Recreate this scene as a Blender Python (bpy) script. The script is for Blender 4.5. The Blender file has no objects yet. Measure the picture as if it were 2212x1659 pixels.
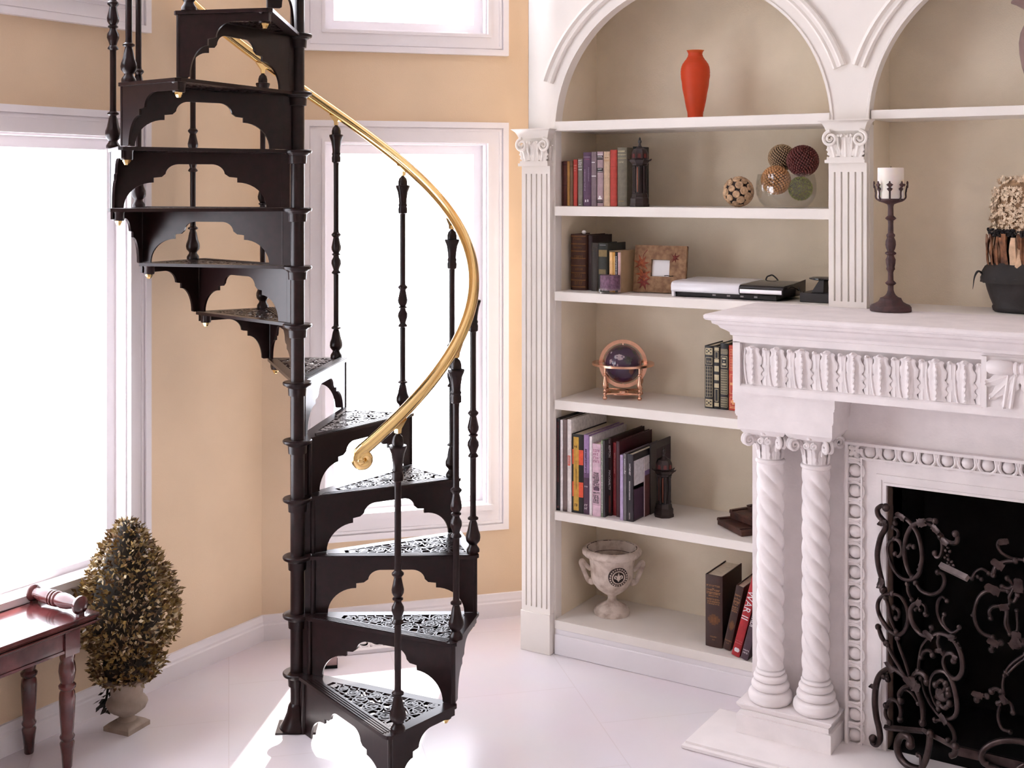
import bpy, bmesh, math, random
from mathutils import Vector, Matrix
R_ = math.radians
PI = math.pi
S = bpy.context.scene
COL = S.collection
random.seed(7)

# ------------------------------------------------------------------ camera
F_PX, HORIZON, CX, EYE, YAW = 2650.0, 403.0, 1106.0, 1.78, R_(32)
cam_data = bpy.data.cameras.new('camera')
cam = bpy.data.objects.new('camera', cam_data)
COL.objects.link(cam)
cam.location = (0, 0, EYE)
cam.rotation_euler = (R_(90), 0, YAW)
cam_data.sensor_width = 36.0
cam_data.lens = F_PX / 2212 * 36
cam_data.shift_y = -(829.5 - HORIZON) / 2212
cam_data.clip_start = 0.05
S.camera = cam

# ------------------------------------------------------------------ light
W = bpy.data.worlds.new('overcast_sky')
S.world = W
W.use_nodes = True
bg = W.node_tree.nodes['Background']
bg.inputs[0].default_value = (0.95, 0.96, 1.05, 1)
bg.inputs[1].default_value = 8.0
sun_data = bpy.data.lights.new('sun', 'SUN')
sun_data.energy = 20.0
sun_data.angle = R_(1.2)
sun_data.color = (1.0, 0.97, 0.93)
sun = bpy.data.objects.new('sun', sun_data)
COL.objects.link(sun)
SUN_EL = R_(47)
sun.rotation_euler = Vector((0.434 * math.cos(SUN_EL), -0.901 * math.cos(SUN_EL), -math.sin(SUN_EL))).to_track_quat('-Z', 'Y').to_euler()
sun.location = (-4.5, 8, 6)
S.view_settings.view_transform = 'Standard'
S.view_settings.look = 'None'
S.view_settings.gamma = 1
S.view_settings.exposure = 0.18
S.view_settings.use_curve_mapping = False
S.cycles.use_denoising = True
S.cycles.max_bounces = 10
S.cycles.diffuse_bounces = 6
S.cycles.transparent_max_bounces = 16
S.cycles.sample_clamp_indirect = 6.0

# ------------------------------------------------------------------ helpers
FW = Vector((-math.sin(YAW), math.cos(YAW), 0))
RT = Vector((math.cos(YAW), math.sin(YAW), 0))
CAMP = Vector((0, 0, EYE))
def ray(u, v): return FW + RT * ((u - CX) / F_PX) + Vector((0, 0, (HORIZON - v) / F_PX))
def at_y(u, v, y): r = ray(u, v); return CAMP + r * (y / r.y)
def at_z(u, v, z): r = ray(u, v); return CAMP + r * ((z - EYE) / r.z)
def at_plane(u, v, p0, n):
    r = ray(u, v); return CAMP + r * ((Vector(p0) - CAMP).dot(n) / r.dot(n))
def scale_at(p): return (Vector(p) - CAMP).dot(FW) / F_PX      # metres per photo pixel

class MB:
    """collects shapes and links them as ONE mesh object"""
    def __init__(self): self.v = []; self.f = []; self.m = []; self.mi = 0
    def add(self, vs, fs, M=None):
        b = len(self.v)
        self.v += [tuple(M @ Vector(p)) if M else tuple(p) for p in vs]
        self.f += [tuple(i + b for i in q) for q in fs]
        self.m += [self.mi] * len(fs)
        return self
    def box(self, x0, x1, y0, y1, z0, z1, M=None):
        vs = [(x, y, z) for z in (z0, z1) for y in (y0, y1) for x in (x0, x1)]
        return self.add(vs, [(0, 2, 3, 1), (4, 5, 7, 6), (0, 1, 5, 4), (2, 6, 7, 3), (0, 4, 6, 2), (1, 3, 7, 5)], M)
    def lathe(self, prof, seg=24, c=(0, 0, 0), M=None, rfun=None, caps=True):
        vs = []; fs = []
        for (r, z) in prof:
            for i in range(seg):
                a = 2 * PI * i / seg
                rr = r * rfun(a, z) if rfun else r
                vs.append((c[0] + rr * math.cos(a), c[1] + rr * math.sin(a), c[2] + z))
        n = len(prof)
        for k in range(n - 1):
            for i in range(seg):
                j = (i + 1) % seg
                fs.append((k * seg + i, k * seg + j, (k + 1) * seg + j, (k + 1) * seg + i))
        if caps:
            if prof[0][0] > 1e-5: fs.append(tuple(reversed(range(seg))))
            if prof[-1][0] > 1e-5: fs.append(tuple((n - 1) * seg + i for i in range(seg)))
        return self.add(vs, fs, M)
    def tube(self, pts, r, seg=8, M=None, closed=False, flat=1.0):
        P = [Vector(p) for p in pts]; n = len(P)
        rs = [r] * n if not hasattr(r, '__len__') else list(r)
        vs = []; fs = []
        up = None
        for k in range(n):
            if closed: t = P[(k + 1) % n] - P[k - 1]
            else: t = P[min(k + 1, n - 1)] - P[max(k - 1, 0)]
            if t.length < 1e-9: t = Vector((0, 0, 1))
            t.normalize()
            if up is None:
                up = Vector((0, 0, 1)) if abs(t.z) < 0.9 else Vector((1, 0, 0))
            s = t.cross(up)
            if s.length < 1e-6: s = t.orthogonal()
            s.normalize(); up = s.cross(t); up.normalize()
            for i in range(seg):
                a = 2 * PI * i / seg
                vs.append(P[k] + (s * math.cos(a) + up * math.sin(a) * flat) * rs[k])
        for k in range(n if closed else n - 1):
            k2 = (k + 1) % n
            for i in range(seg):
                j = (i + 1) % seg
                fs.append((k * seg + i, k * seg + j, k2 * seg + j, k2 * seg + i))
        if not closed:
            fs.append(tuple(reversed(range(seg)))); fs.append(tuple((n - 1) * seg + i for i in range(seg)))
        return self.add(vs, fs, M)
    def prism(self, poly, fn, c0, c1):
        """extrude a 2-D outline; fn(a, b, c) -> point"""
        n = len(poly)
        vs = [fn(a, b, c0) for a, b in poly] + [fn(a, b, c1) for a, b in poly]
        fs = [tuple(reversed(range(n))), tuple(range(n, 2 * n))]
        fs += [(i, (i + 1) % n, n + (i + 1) % n, n + i) for i in range(n)]
        return self.add(vs, fs)
    def loft(self, rings, close=True, caps=True):
        n = len(rings[0]); vs = [p for r in rings for p in r]; fs = []
        for k in range(len(rings) - 1):
            for i in range(n if close else n - 1):
                j = (i + 1) % n
                fs.append((k * n + i, k * n + j, (k + 1) * n + j, (k + 1) * n + i))
        if caps and close:
            fs.append(tuple(reversed(range(n)))); fs.append(tuple((len(rings) - 1) * n + i for i in range(n)))
        return self.add(vs, fs)
    def sphere(self, c, r, seg=16, rings=10, sc=(1, 1, 1)):
        prof = [(math.sin(PI * k / rings) , -math.cos(PI * k / rings)) for k in range(rings + 1)]
        prof = [(max(a, 0.0), b) for a, b in prof]
        M = Matrix.Translation(c) @ Matrix.Diagonal((r * sc[0], r * sc[1], r * sc[2], 1))
        return self.lathe(prof, seg, M=M, caps=False)
    def ball(self, c, r):
        """octahedron-sphere bead, low poly"""
        vs = []; fs = []
        for k, (z, q) in enumerate(((-.75, .66), (0, 1), (.75, .66))):
            for i in range(6):
                a = PI * i / 3 + k * PI / 6
                vs.append((c[0] + r * q * math.cos(a), c[1] + r * q * math.sin(a), c[2] + r * z))
        for k in range(2):
            for i in range(6):
                j = (i + 1) % 6
                fs.append((k * 6 + i, k * 6 + j, (k + 1) * 6 + j, (k + 1) * 6 + i))
        fs.append((5, 4, 3, 2, 1, 0)); fs.append(tuple(range(12, 18)))
        return self.add(vs, fs)
    def build(self, name, mats, parent=None, angle=35, bevel=0, merge=True):
        me = bpy.data.meshes.new(name)
        me.from_pydata(self.v, [], self.f)
        if not isinstance(mats, (list, tuple)): mats = [mats]
        for q in mats: me.materials.append(q)
        if len(mats) > 1: me.polygons.foreach_set('material_index', self.m)
        bm = bmesh.new(); bm.from_mesh(me)
        if merge: bmesh.ops.remove_doubles(bm, verts=bm.verts, dist=1e-6)
        bmesh.ops.recalc_face_normals(bm, faces=bm.faces)
        bm.to_mesh(me); bm.free()
        me.polygons.foreach_set('use_smooth', [True] * len(me.polygons))
        me.set_sharp_from_angle(angle=R_(angle))
        o = bpy.data.objects.new(name, me); COL.objects.link(o)
        if parent: o.parent = parent
        if bevel:
            b = o.modifiers.new('bevel', 'BEVEL'); b.width = bevel; b.segments = 2; b.limit_method = 'ANGLE'
        return o

def tag(o, label=None, cat=None, group=None, kind=None):
    if label: o['label'] = label
    if cat: o['category'] = cat
    if group: o['group'] = group
    if kind: o['kind'] = kind
    return o
def thing(name, label, cat, loc=(0, 0, 0), rz=0, group=None):
    o = bpy.data.objects.new(name, None); COL.objects.link(o)
    o.empty_display_size = 0.05
    o.location = loc; o.rotation_euler = (0, 0, rz)
    return tag(o, label, cat, group)

def spiral(c, r0, r1, a0, turns, n=24, ex=(1, 0, 0), ez=(0, 0, 1)):
    c = Vector(c); ex = Vector(ex); ez = Vector(ez); out = []
    for i in range(n + 1):
        t = i / n; a = a0 + turns * 2 * PI * t; r = r0 + (r1 - r0) * t
        out.append(c + ex * (r * math.cos(a)) + ez * (r * math.sin(a)))
    return out
def smooth_path(pts, per=6):
    """Catmull-Rom through the points"""
    P = [Vector(p) for p in pts]
    if len(P) < 3: return P
    out = []
    for i in range(len(P) - 1):
        p0 = P[i - 1] if i else P[0] * 2 - P[1]
        p1, p2 = P[i], P[i + 1]
        p3 = P[i + 2] if i + 2 < len(P) else P[-1] * 2 - P[-2]
        for k in range(per):
            t = k / per
            out.append(0.5 * (2 * p1 + (p2 - p0) * t + (2 * p0 - 5 * p1 + 4 * p2 - p3) * t * t + (3 * p1 - p0 - 3 * p2 + p3) * t ** 3))
    out.append(P[-1]); return out

_txt = {}
def text_mesh(s):
    """flat lettering of height 1 in the xy plane, centred; (verts, faces, width)"""
    if s in _txt: return _txt[s]
    cu = bpy.data.curves.new('t', 'FONT'); cu.body = s; cu.size = 1.0; cu.resolution_u = 3
    ob = bpy.data.objects.new('t', cu); COL.objects.link(ob)
    dg = bpy.context.evaluated_depsgraph_get(); dg.update()
    me = bpy.data.meshes.new_from_object(ob.evaluated_get(dg))
    vs = [tuple(v.co) for v in me.vertices]; fs = [tuple(p.vertices) for p in me.polygons]
    bpy.data.objects.remove(ob); bpy.data.meshes.remove(me); bpy.data.curves.remove(cu)
    x0 = min(v[0] for v in vs); x1 = max(v[0] for v in vs); y0 = min(v[1] for v in vs); y1 = max(v[1] for v in vs)
    vs = [((x - (x0 + x1) / 2) / (y1 - y0), (y - (y0 + y1) / 2) / (y1 - y0), 0) for x, y, z in vs]
    _txt[s] = (vs, fs, (x1 - x0) / (y1 - y0)); return _txt[s]

# ------------------------------------------------------------------ materials
def mat(name, col, rough=0.5, metal=0.0, var=0.06, scale=20.0, bump=0.0, bscale=None, col2=None, spec=0.5, coat=0.0, detail=4.0, contrast=(0.35, 0.65)):
    m = bpy.data.materials.new(name); m.use_nodes = True
    nt = m.node_tree; b = nt.nodes['Principled BSDF']
    b.inputs['Roughness'].default_value = rough
    b.inputs['Metallic'].default_value = metal
    b.inputs['Specular IOR Level'].default_value = spec
    b.inputs['Coat Weight'].default_value = coat
    tc = nt.nodes.new('ShaderNodeTexCoord')
    nz = nt.nodes.new('ShaderNodeTexNoise'); nz.inputs['Scale'].default_value = scale; nz.inputs['Detail'].default_value = detail
    nt.links.new(tc.outputs['Object'], nz.inputs['Vector'])
    cr = nt.nodes.new('ShaderNodeValToRGB')
    c2 = col2 or tuple(max(0, c * (1 - var)) for c in col)
    c1 = col if col2 else tuple(min(1, c * (1 + var)) for c in col)
    cr.color_ramp.elements[0].position = contrast[0]; cr.color_ramp.elements[1].position = contrast[1]
    cr.color_ramp.elements[0].color = (*c2, 1); cr.color_ramp.elements[1].color = (*c1, 1)
    nt.links.new(nz.outputs['Fac'], cr.inputs['Fac'])
    nt.links.new(cr.outputs['Color'], b.inputs['Base Color'])
    if bump:
        n2 = nt.nodes.new('ShaderNodeTexNoise'); n2.inputs['Scale'].default_value = bscale or scale * 3; n2.inputs['Detail'].default_value = 5
        nt.links.new(tc.outputs['Object'], n2.inputs['Vector'])
        bp = nt.nodes.new('ShaderNodeBump'); bp.inputs['Strength'].default_value = bump; bp.inputs['Distance'].default_value = 0.004
        nt.links.new(n2.outputs['Fac'], bp.inputs['Height']); nt.links.new(bp.outputs['Normal'], b.inputs['Normal'])
    return m

M_wall = mat('ochre_wall_paint', (0.74, 0.575, 0.40), 0.85, var=0.035, scale=3.0, bump=0.12, bscale=260, spec=0.2)
M_trim = mat('white_gloss_trim', (0.84, 0.81, 0.83), 0.35, var=0.01, scale=6)
M_case = mat('ivory_bookcase_paint', (0.82, 0.775, 0.72), 0.5, var=0.02, scale=7, bump=0.03, bscale=90)
M_back = mat('sand_grasscloth', (0.79, 0.695, 0.545), 0.9, var=0.05, scale=5, bump=0.25, bscale=300, spec=0.15)
M_stone = mat('cast_limestone', (0.825, 0.772, 0.762), 0.75, var=0.04, scale=14, bump=0.15, bscale=120, spec=0.25)
M_hearth = mat('pale_limestone_slab', (0.80, 0.745, 0.73), 0.6, var=0.03, scale=9, bump=0.06, bscale=80)
M_iron = mat('bronze_brown_cast_iron', (0.0125, 0.0052, 0.0052), 0.28, metal=0.0, var=0.25, scale=40, spec=0.27)
M_iron2 = mat('black_wrought_iron', (0.055, 0.039, 0.037), 0.38, metal=0.85, var=0.3, scale=30, spec=0.3, bump=0.2, bscale=120)
M_brass = mat('polished_brass', (0.86, 0.62, 0.27), 0.13, metal=1.0, var=0.05, scale=10)
M_black = mat('sooty_black', (0.010, 0.009, 0.009), 0.9, var=0.3, scale=8, spec=0.1)
M_soot = mat('sooted_reveal', (0.16, 0.11, 0.085), 0.8, var=0.2, scale=18)
M_maho = mat('mahogany', (0.085, 0.020, 0.020), 0.2, var=0.45, scale=9, coat=0.5, detail=8)
M_nut = mat('dark_walnut', (0.075, 0.030, 0.020), 0.45, var=0.35, scale=30)
M_copper = mat('rose_copper', (0.80, 0.47, 0.33), 0.25, metal=1.0, var=0.08, scale=30)
M_darkwood = mat('ebonised_wood', (0.017, 0.009, 0.0085), 0.3, var=0.3, scale=25)
M_page = mat('paper_pages', (0.72, 0.64, 0.50), 0.85, var=0.08, scale=60)
M_gilt = mat('gilt_lettering', (0.62, 0.44, 0.20), 0.4, metal=0.3, var=0.1, scale=60)
M_white = mat('white_print', (0.86, 0.85, 0.86), 0.6, var=0.01)
_cm = {}
def cloth(c, rough=0.6):
    k = tuple(round(x, 4) for x in c)
    if k not in _cm: _cm[k] = mat('book_cloth_%02d' % len(_cm), c, rough, var=0.12, scale=70, bump=0.08, bscale=500)
    return _cm[k]
def srgb(r, g, b):
    return tuple((x / 255 / 12.92) if x / 255 <= 0.04045 else ((x / 255 + 0.055) / 1.055) ** 2.4 for x in (r, g, b))

def pane_material():
    m = bpy.data.materials.new('clear_window_glass'); m.use_nodes = True; nt = m.node_tree
    for n in list(nt.nodes):
        if n.type != 'OUTPUT_MATERIAL': nt.nodes.remove(n)
    out = [n for n in nt.nodes if n.type == 'OUTPUT_MATERIAL'][0]
    t = nt.nodes.new('ShaderNodeBsdfTransparent'); g = nt.nodes.new('ShaderNodeBsdfGlossy'); g.inputs['Roughness'].default_value = 0.02
    mx = nt.nodes.new('ShaderNodeMixShader'); mx.inputs[0].default_value = 0.05
    nt.links.new(t.outputs[0], mx.inputs[1]); nt.links.new(g.outputs[0], mx.inputs[2]); nt.links.new(mx.outputs[0], out.inputs[0])
    return m
M_pane = pane_material()
def thin_glass():
    m = bpy.data.materials.new('thin_clear_glass'); m.use_nodes = True; nt = m.node_tree
    for n in list(nt.nodes):
        if n.type != 'OUTPUT_MATERIAL': nt.nodes.remove(n)
    out = [n for n in nt.nodes if n.type == 'OUTPUT_MATERIAL'][0]
    t = nt.nodes.new('ShaderNodeBsdfTransparent'); t.inputs[0].default_value = (0.97, 0.97, 0.96, 1)
    g = nt.nodes.new('ShaderNodeBsdfGlossy'); g.inputs['Roughness'].default_value = 0.03
    fr = nt.nodes.new('ShaderNodeLayerWeight'); fr.inputs['Blend'].default_value = 0.15
    mr = nt.nodes.new('ShaderNodeMapRange'); mr.inputs['To Min'].default_value = 0.04; mr.inputs['To Max'].default_value = 0.5
    nt.links.new(fr.outputs['Facing'], mr.inputs['Value'])
    mx = nt.nodes.new('ShaderNodeMixShader')
    nt.links.new(mr.outputs[0], mx.inputs[0]); nt.links.new(t.outputs[0], mx.inputs[1]); nt.links.new(g.outputs[0], mx.inputs[2]); nt.links.new(mx.outputs[0], out.inputs[0])
    return m
M_glass = thin_glass()

def floor_material():
    m = bpy.data.materials.new('pale_stone_floor_tiles'); m.use_nodes = True; nt = m.node_tree
    b = nt.nodes['Principled BSDF']; b.inputs['Roughness'].default_value = 0.2
    tc = nt.nodes.new('ShaderNodeTexCoord'); mp = nt.nodes.new('ShaderNodeMapping')
    mp.inputs['Rotation'].default_value = (0, 0, R_(45)); nt.links.new(tc.outputs['Object'], mp.inputs['Vector'])
    br = nt.nodes.new('ShaderNodeTexBrick'); br.offset = 0.5
    br.inputs['Color1'].default_value = (0.80, 0.745, 0.775, 1); br.inputs['Color2'].default_value = (0.785, 0.73, 0.76, 1)
    br.inputs['Mortar'].default_value = (0.74, 0.675, 0.69, 1)
    br.inputs['Scale'].default_value = 1.0; br.inputs['Brick Width'].default_value = 0.6; br.inputs['Row Height'].default_value = 0.6
    br.inputs['Mortar Size'].default_value = 0.0022; br.inputs['Mortar Smooth'].default_value = 0.4
    nt.links.new(mp.outputs['Vector'], br.inputs['Vector'])
    nz = nt.nodes.new('ShaderNodeTexNoise'); nz.inputs['Scale'].default_value = 4; nz.inputs['Detail'].default_value = 6
    nt.links.new(tc.outputs['Object'], nz.inputs['Vector'])
    mx = nt.nodes.new('ShaderNodeMix'); mx.data_type = 'RGBA'; mx.blend_type = 'MULTIPLY'; mx.inputs[0].default_value = 0.10
    nt.links.new(br.outputs['Color'], mx.inputs[6]); nt.links.new(nz.outputs['Color'], mx.inputs[7]); nt.links.new(mx.outputs[2], b.inputs['Base Color'])
    return m
M_floor = floor_material()
# ------------------------------------------------------------------ the room
XA = -3.387                                   # plane of the left wall
CORNER = Vector((XA, 3.565, 0))
DT = Vector((0.672, 0.7405, 0)).normalized()  # along the diagonal wall, to the right
DN = Vector((-DT.y, DT.x, 0))                 # outwards
TOP = 4.2
def struct(o): o['kind'] = 'structure'; return o

def slab_wall(name, p0, along, out, length, holes, m, thick=0.16):
    ts = sorted({0, length} | {h[0] for h in holes} | {h[1] for h in holes})
    zs = sorted({0, TOP} | {h[2] for h in holes} | {h[3] for h in holes})
    b = MB()
    for i in range(len(ts) - 1):
        for j in range(len(zs) - 1):
            tm, zm = (ts[i] + ts[i + 1]) / 2, (zs[j] + zs[j + 1]) / 2
            if any(h[0] < tm < h[1] and h[2] < zm < h[3] for h in holes): continue
            vs = [p0 + along * t + out * d + Vector((0, 0, z)) for z in (zs[j], zs[j + 1]) for d in (0, thick) for t in (ts[i], ts[i + 1])]
            b.add(vs, [(0, 2, 3, 1), (4, 5, 7, 6), (0, 1, 5, 4), (2, 6, 7, 3), (0, 4, 6, 2), (1, 3, 7, 5)])
    return struct(b.build(name, m, merge=False))

def frame_fn(p0, along, out):
    return lambda t, z, d: p0 + along * t - out * d + Vector((0, 0, z))   # d = distance into the room

def window(name, p0, along, out, t0, t1, z0, z1, sill):
    """casing with its moulding, sash, pane and stool"""
    fn = frame_fn(p0, along, out)
    def bar(b, a0, a1, c0, c1, d0, d1):
        vs = [fn(t, z, d) for z in (c0, c1) for d in (d0, d1) for t in (a0, a1)]
        b.add(vs, [(0, 2, 3, 1), (4, 5, 7, 6), (0, 1, 5, 4), (2, 6, 7, 3), (0, 4, 6, 2), (1, 3, 7, 5)])
    cw = 0.085
    b = MB()
    for (w0, w1, d) in ((0.0, 0.085, 0.016), (0.062, 0.0856, 0.028), (-0.0006, 0.012, 0.022), (0.048, 0.058, 0.020)):
        bar(b, t0 - w1, t0 - w0, z0 - w0, z1 + w0, 0.001, d)
        bar(b, t1 + w0, t1 + w1, z0 - w0, z1 + w0, 0.001, d)
        bar(b, t0 - w1, t1 + w1, z1 + w0, z1 + w1, 0.001, d)
        bar(b, t0 - w1, t1 + w1, z0 - w1, z0 - w0, 0.001, d)
    w = struct(b.build(name, M_trim, merge=False))
    b = MB(); s = 0.045
    for (a0, a1, c0, c1) in ((t0, t0 + s, z0 + s, z1 - s), (t1 - s, t1, z0 + s, z1 - s), (t0, t1, z0, z0 + s), (t0, t1, z1 - s, z1)):
        bar(b, a0, a1, c0, c1, -0.09, -0.05)
    b.build('sash', M_trim, w, merge=False)
    b = MB(); bar(b, t0 + s - .005, t1 - s + .005, z0 + s - .005, z1 - s + .005, -0.072, -0.068); b.build('glass_pane', M_pane, w)
    b = MB()
    for (a0, a1, c0, c1) in ((t0, t0 + .008, z0, z1), (t1 - .008, t1, z0, z1), (t0 + .008, t1 - .008, z0, z0 + .008), (t0 + .008, t1 - .008, z1 - .008, z1)): bar(b, a0, a1, c0, c1, -0.158, 0.0)
    b.build('jamb_lining', M_trim, w, merge=False)
    if sill:
        b = MB(); bar(b, t0 - 0.02, t1 + 0.02, z0 - 0.001, z0 + 0.022, -0.05, 0.032); b.build('window_stool', M_trim, w)
    return w

# floor and ceiling follow the bay
b = MB(); b.box(-4.2, 2.4, -3.5, 5.6, -0.06, 0.0); struct(b.build('floor', M_floor))
b = MB(); b.box(-4.2, 2.4, -3.5, 5.6, TOP, TOP + 0.1); struct(b.build('ceiling', M_trim))
A0 = Vector((XA, -3.0, 0)); AL = Vector((0, 1, 0)); AO = Vector((-1, 0, 0))
ya = lambda y: y + 3.0
WA = [(ya(0.75), ya(2.90), 0.465, 1.952), (ya(0.75), ya(2.90), 2.405, 3.75)]
slab_wall('wall_left', A0, AL, AO, ya(3.565), WA, M_wall)
WD = [(0.245, 0.915, 0.452, 1.958), (0.245, 0.915, 2.405, 3.75)]
slab_wall('wall_back', CORNER, DT, DN, 1.52, WD, M_wall)
window('window_1', A0, AL, AO, *WA[0], True)
window('window_2', A0, AL, AO, *WA[1], True)
window('window_3', CORNER, DT, DN, *WD[0], True)
window('window_4', CORNER, DT, DN, *WD[1], False)
b = MB(); b.box(-2.42, 2.2, 4.42, 4.56, 0, TOP); struct(b.build('wall_right', M_wall))
b = MB(); b.box(2.2, 2.34, -3.0, 4.56, 0, TOP); struct(b.build('wall_side', M_case))
slab_wall('wall_front', Vector((XA - .16, -3, 0)), Vector((1, 0, 0)), Vector((0, -1, 0)), 5.9, [], M_case)

def baseboard(name, p0, along, out, length):
    prof = [(0.0, 0.0), (0.017, 0.0), (0.017, 0.060), (0.013, 0.066), (0.013, 0.074), (0.009, 0.084), (0.007, 0.096), (0.0, 0.098)]
    fn = frame_fn(p0, along, out); b = MB()
    b.loft([[fn(t, z, d) for d, z in prof] for t in (0, length)])
    return struct(b.build(name, M_trim, angle=20))
baseboard('baseboard_left', A0, AL, AO, ya(3.565))
baseboard('baseboard_back', CORNER, DT, DN, 1.5)
# ------------------------------------------------------------------ spiral staircase
STEP, RISE, Z1, TH1, RO = 27.1, 0.1905, 0.186, -21.0, 0.595
NT = 14
stair = thing('spiral_staircase', 'dark bronze cast iron spiral staircase with openwork treads and a brass handrail', 'staircase', (-2.737, 3.048, 0))
def rot2(p, deg):
    a = R_(deg); return (p[0] * math.cos(a) - p[1] * math.sin(a), p[0] * math.sin(a) + p[1] * math.cos(a))

b = MB(); b.lathe([(.023, 0.0), (.023, 3.55), (.03, 3.55), (.03, 3.57), (.018, 3.58), (.026, 3.61), (.018, 3.64), (0, 3.65)], 28)
b.build('centre_column', M_iron, stair)
b = MB(); b.lathe([(.058, .006), (.056, .012), (.044, .03), (.034, .055), (.030, .075), (.026, .082), (.023, .085)], 28)
b.box(-.066, .066, -.05, .05, 0, .006, Matrix.Rotation(YAW + R_(3), 4, 'Z'))
b.build('floor_flange', M_iron, stair)

def arc_pts(c, rx, ry, a0, a1, n=10):
    return [(c[0] + rx * math.cos(R_(a0 + (a1 - a0) * i / n)), c[1] + ry * math.sin(R_(a0 + (a1 - a0) * i / n))) for i in range(n + 1)]
ARCH = (arc_pts((.30, 0), .165, .46, 180, 90) + [(.30, .545), (.345, .56)] + arc_pts((.445, .60), .075, .19, 175, 90)
        + arc_pts((.625, .60), .075, .19, 90, 5) + [(.72, .56), (.765, .545), (.765, .46)] + arc_pts((.765, 0), .165, .46, 90, 0))
HALF = ([(0, 0)] + [(.11, 0)] + arc_pts((.33, 0), .20, .50, 178, 90) + [(.33, .60), (.40, .615)] + arc_pts((.62, .62), .20, .25, 178, 90) + [(1.0, .865)])

def Fo(r): return (r, -0.018)
def Bo(r): return rot2((r, 0.012), STEP)
def Fi(r): return (r, 0.024)
def Bi(r): return rot2((r, -0.022), STEP)
def flatz(a, b, c): return (a, b, c)
tb = MB()
tb.prism([Fo(.02), Fo(.575), (.588, -.014), (.595, -.004), (.57, .024), (.15, .024)], flatz, -.011, 0)
tb.prism([Bo(.02), rot2((.15, -.022), STEP), rot2((.56, -.022), STEP), rot2((.596, .0), STEP), rot2((.588, .011), STEP)], flatz, -.011, -.0004)
tb.prism([Fi(.555), (.588, -.012), (.597, -.002), rot2((.597, -.004), STEP), rot2((.590, .008), STEP), Bi(.552)], flatz, -.011, -.0002)
tb.prism([Fo(.035), Fi(.155), Bi(.155), Bo(.035)], flatz, -.011, -.0003)
tb.lathe([(.023, -.011), (.046, -.011), (.048, -.007), (.048, -.002), (.045, .0006), (.023, .0006)], 32, caps=False)
tb.lathe([(.023, -.046), (.0295, -.045), (.031, -.02), (.033, -.0185), (.034, -.0165), (.037, -.016), (.040, -.012), (.041, -.010)], 32, caps=False)
nb = MB()
for q in (-.013, -.004, .005, .014): nb.box(.085 + q, .567, q - .002, q + .002, -.001, .0022)
gb = MB()
def PL(u, v, z=0.0):
    r = .152 + (.556 - .152) * u
    a, c = Fi(r), Bi(r)
    return Vector((a[0] + (c[0] - a[0]) * v, a[1] + (c[1] - a[1]) * v, z))
rr = random.Random(3)
def rib(pts, r=.0042):
    P = [Vector(p) for p in pts]; rings = []
    for i, p in enumerate(P):
        t = (P[min(i + 1, len(P) - 1)] - P[max(i - 1, 0)]).normalized(); n = Vector((-t.y, t.x, 0)); w = r * .86
        z1, z0 = Vector((0, 0, -.0006)), Vector((0, 0, -.009))
        rings.append([p * 1 - n * w + z0, p + n * w + z0, p + n * w + z1 - Vector((0, 0, .001)), p + n * w * .75 + z1, p - n * w * .75 + z1, p - n * w + z1 - Vector((0, 0, .001))])
    gb.loft(rings)
cent = [(.07, .5, .010, 1), (.17, .5, .015, -1), (.29, .5, .021, 1), (.43, .30, .024, -1), (.45, .74, .021, 1), (.60, .25, .029, 1), (.61, .74, .028, -1),
        (.77, .5, .026, 1), (.80, .17, .027, -1), (.80, .83, .027, 1), (.93, .34, .027, 1), (.93, .66, .027, -1), (.945, .06, .014, 1), (.945, .94, .014, 1)]
for (u, v, r, s) in cent:
    p = PL(u, v)
    ph = rr.uniform(0, 2 * PI)
    rib(spiral(p, r, r * .28, ph, 1.6 * s, 22, ez=(0, 1, 0)), .0040)
    rib(spiral(p, r * 1.22, r * .95, ph + 2.2, .45 * s, 8, ez=(0, 1, 0)), .0032)
    gb.lathe([(.005, -.0085), (.006, -.006), (.005, -.001), (0, 0)], 8, (p.x, p.y, 0))
for (a, c) in ((0, 1), (1, 2), (2, 3), (2, 4), (3, 5), (4, 6), (5, 7), (6, 7), (5, 8), (6, 9), (7, 10), (7, 11), (8, 10), (9, 11), (8, 12), (9, 13), (10, 11), (3, 6), (4, 7)):
    p, q = PL(*cent[a][:2]), PL(*cent[c][:2]); d = (q - p); nrm = Vector((-d.y, d.x, 0)).normalized()
    rib(smooth_path([p, p + d * .33 + nrm * d.length * .24, p + d * .66 - nrm * d.length * .2, q], 4), .0036)
for k in range(13):
    u = .04 + k * .074
    for side in (0, 1):
        p = PL(u, side); q = PL(min(u + .07, 1), .2 if side == 0 else .8); m_ = PL(u + .015, .17 if side == 0 else .83)
        rib(smooth_path([p, m_, q], 4), .0034)
for k in range(6):
    p = PL(1, .08 + k * .165); rib(smooth_path([p, PL(.965, .12 + k * .165), PL(.93, .06 + k * .165)], 4), .0034)

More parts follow.
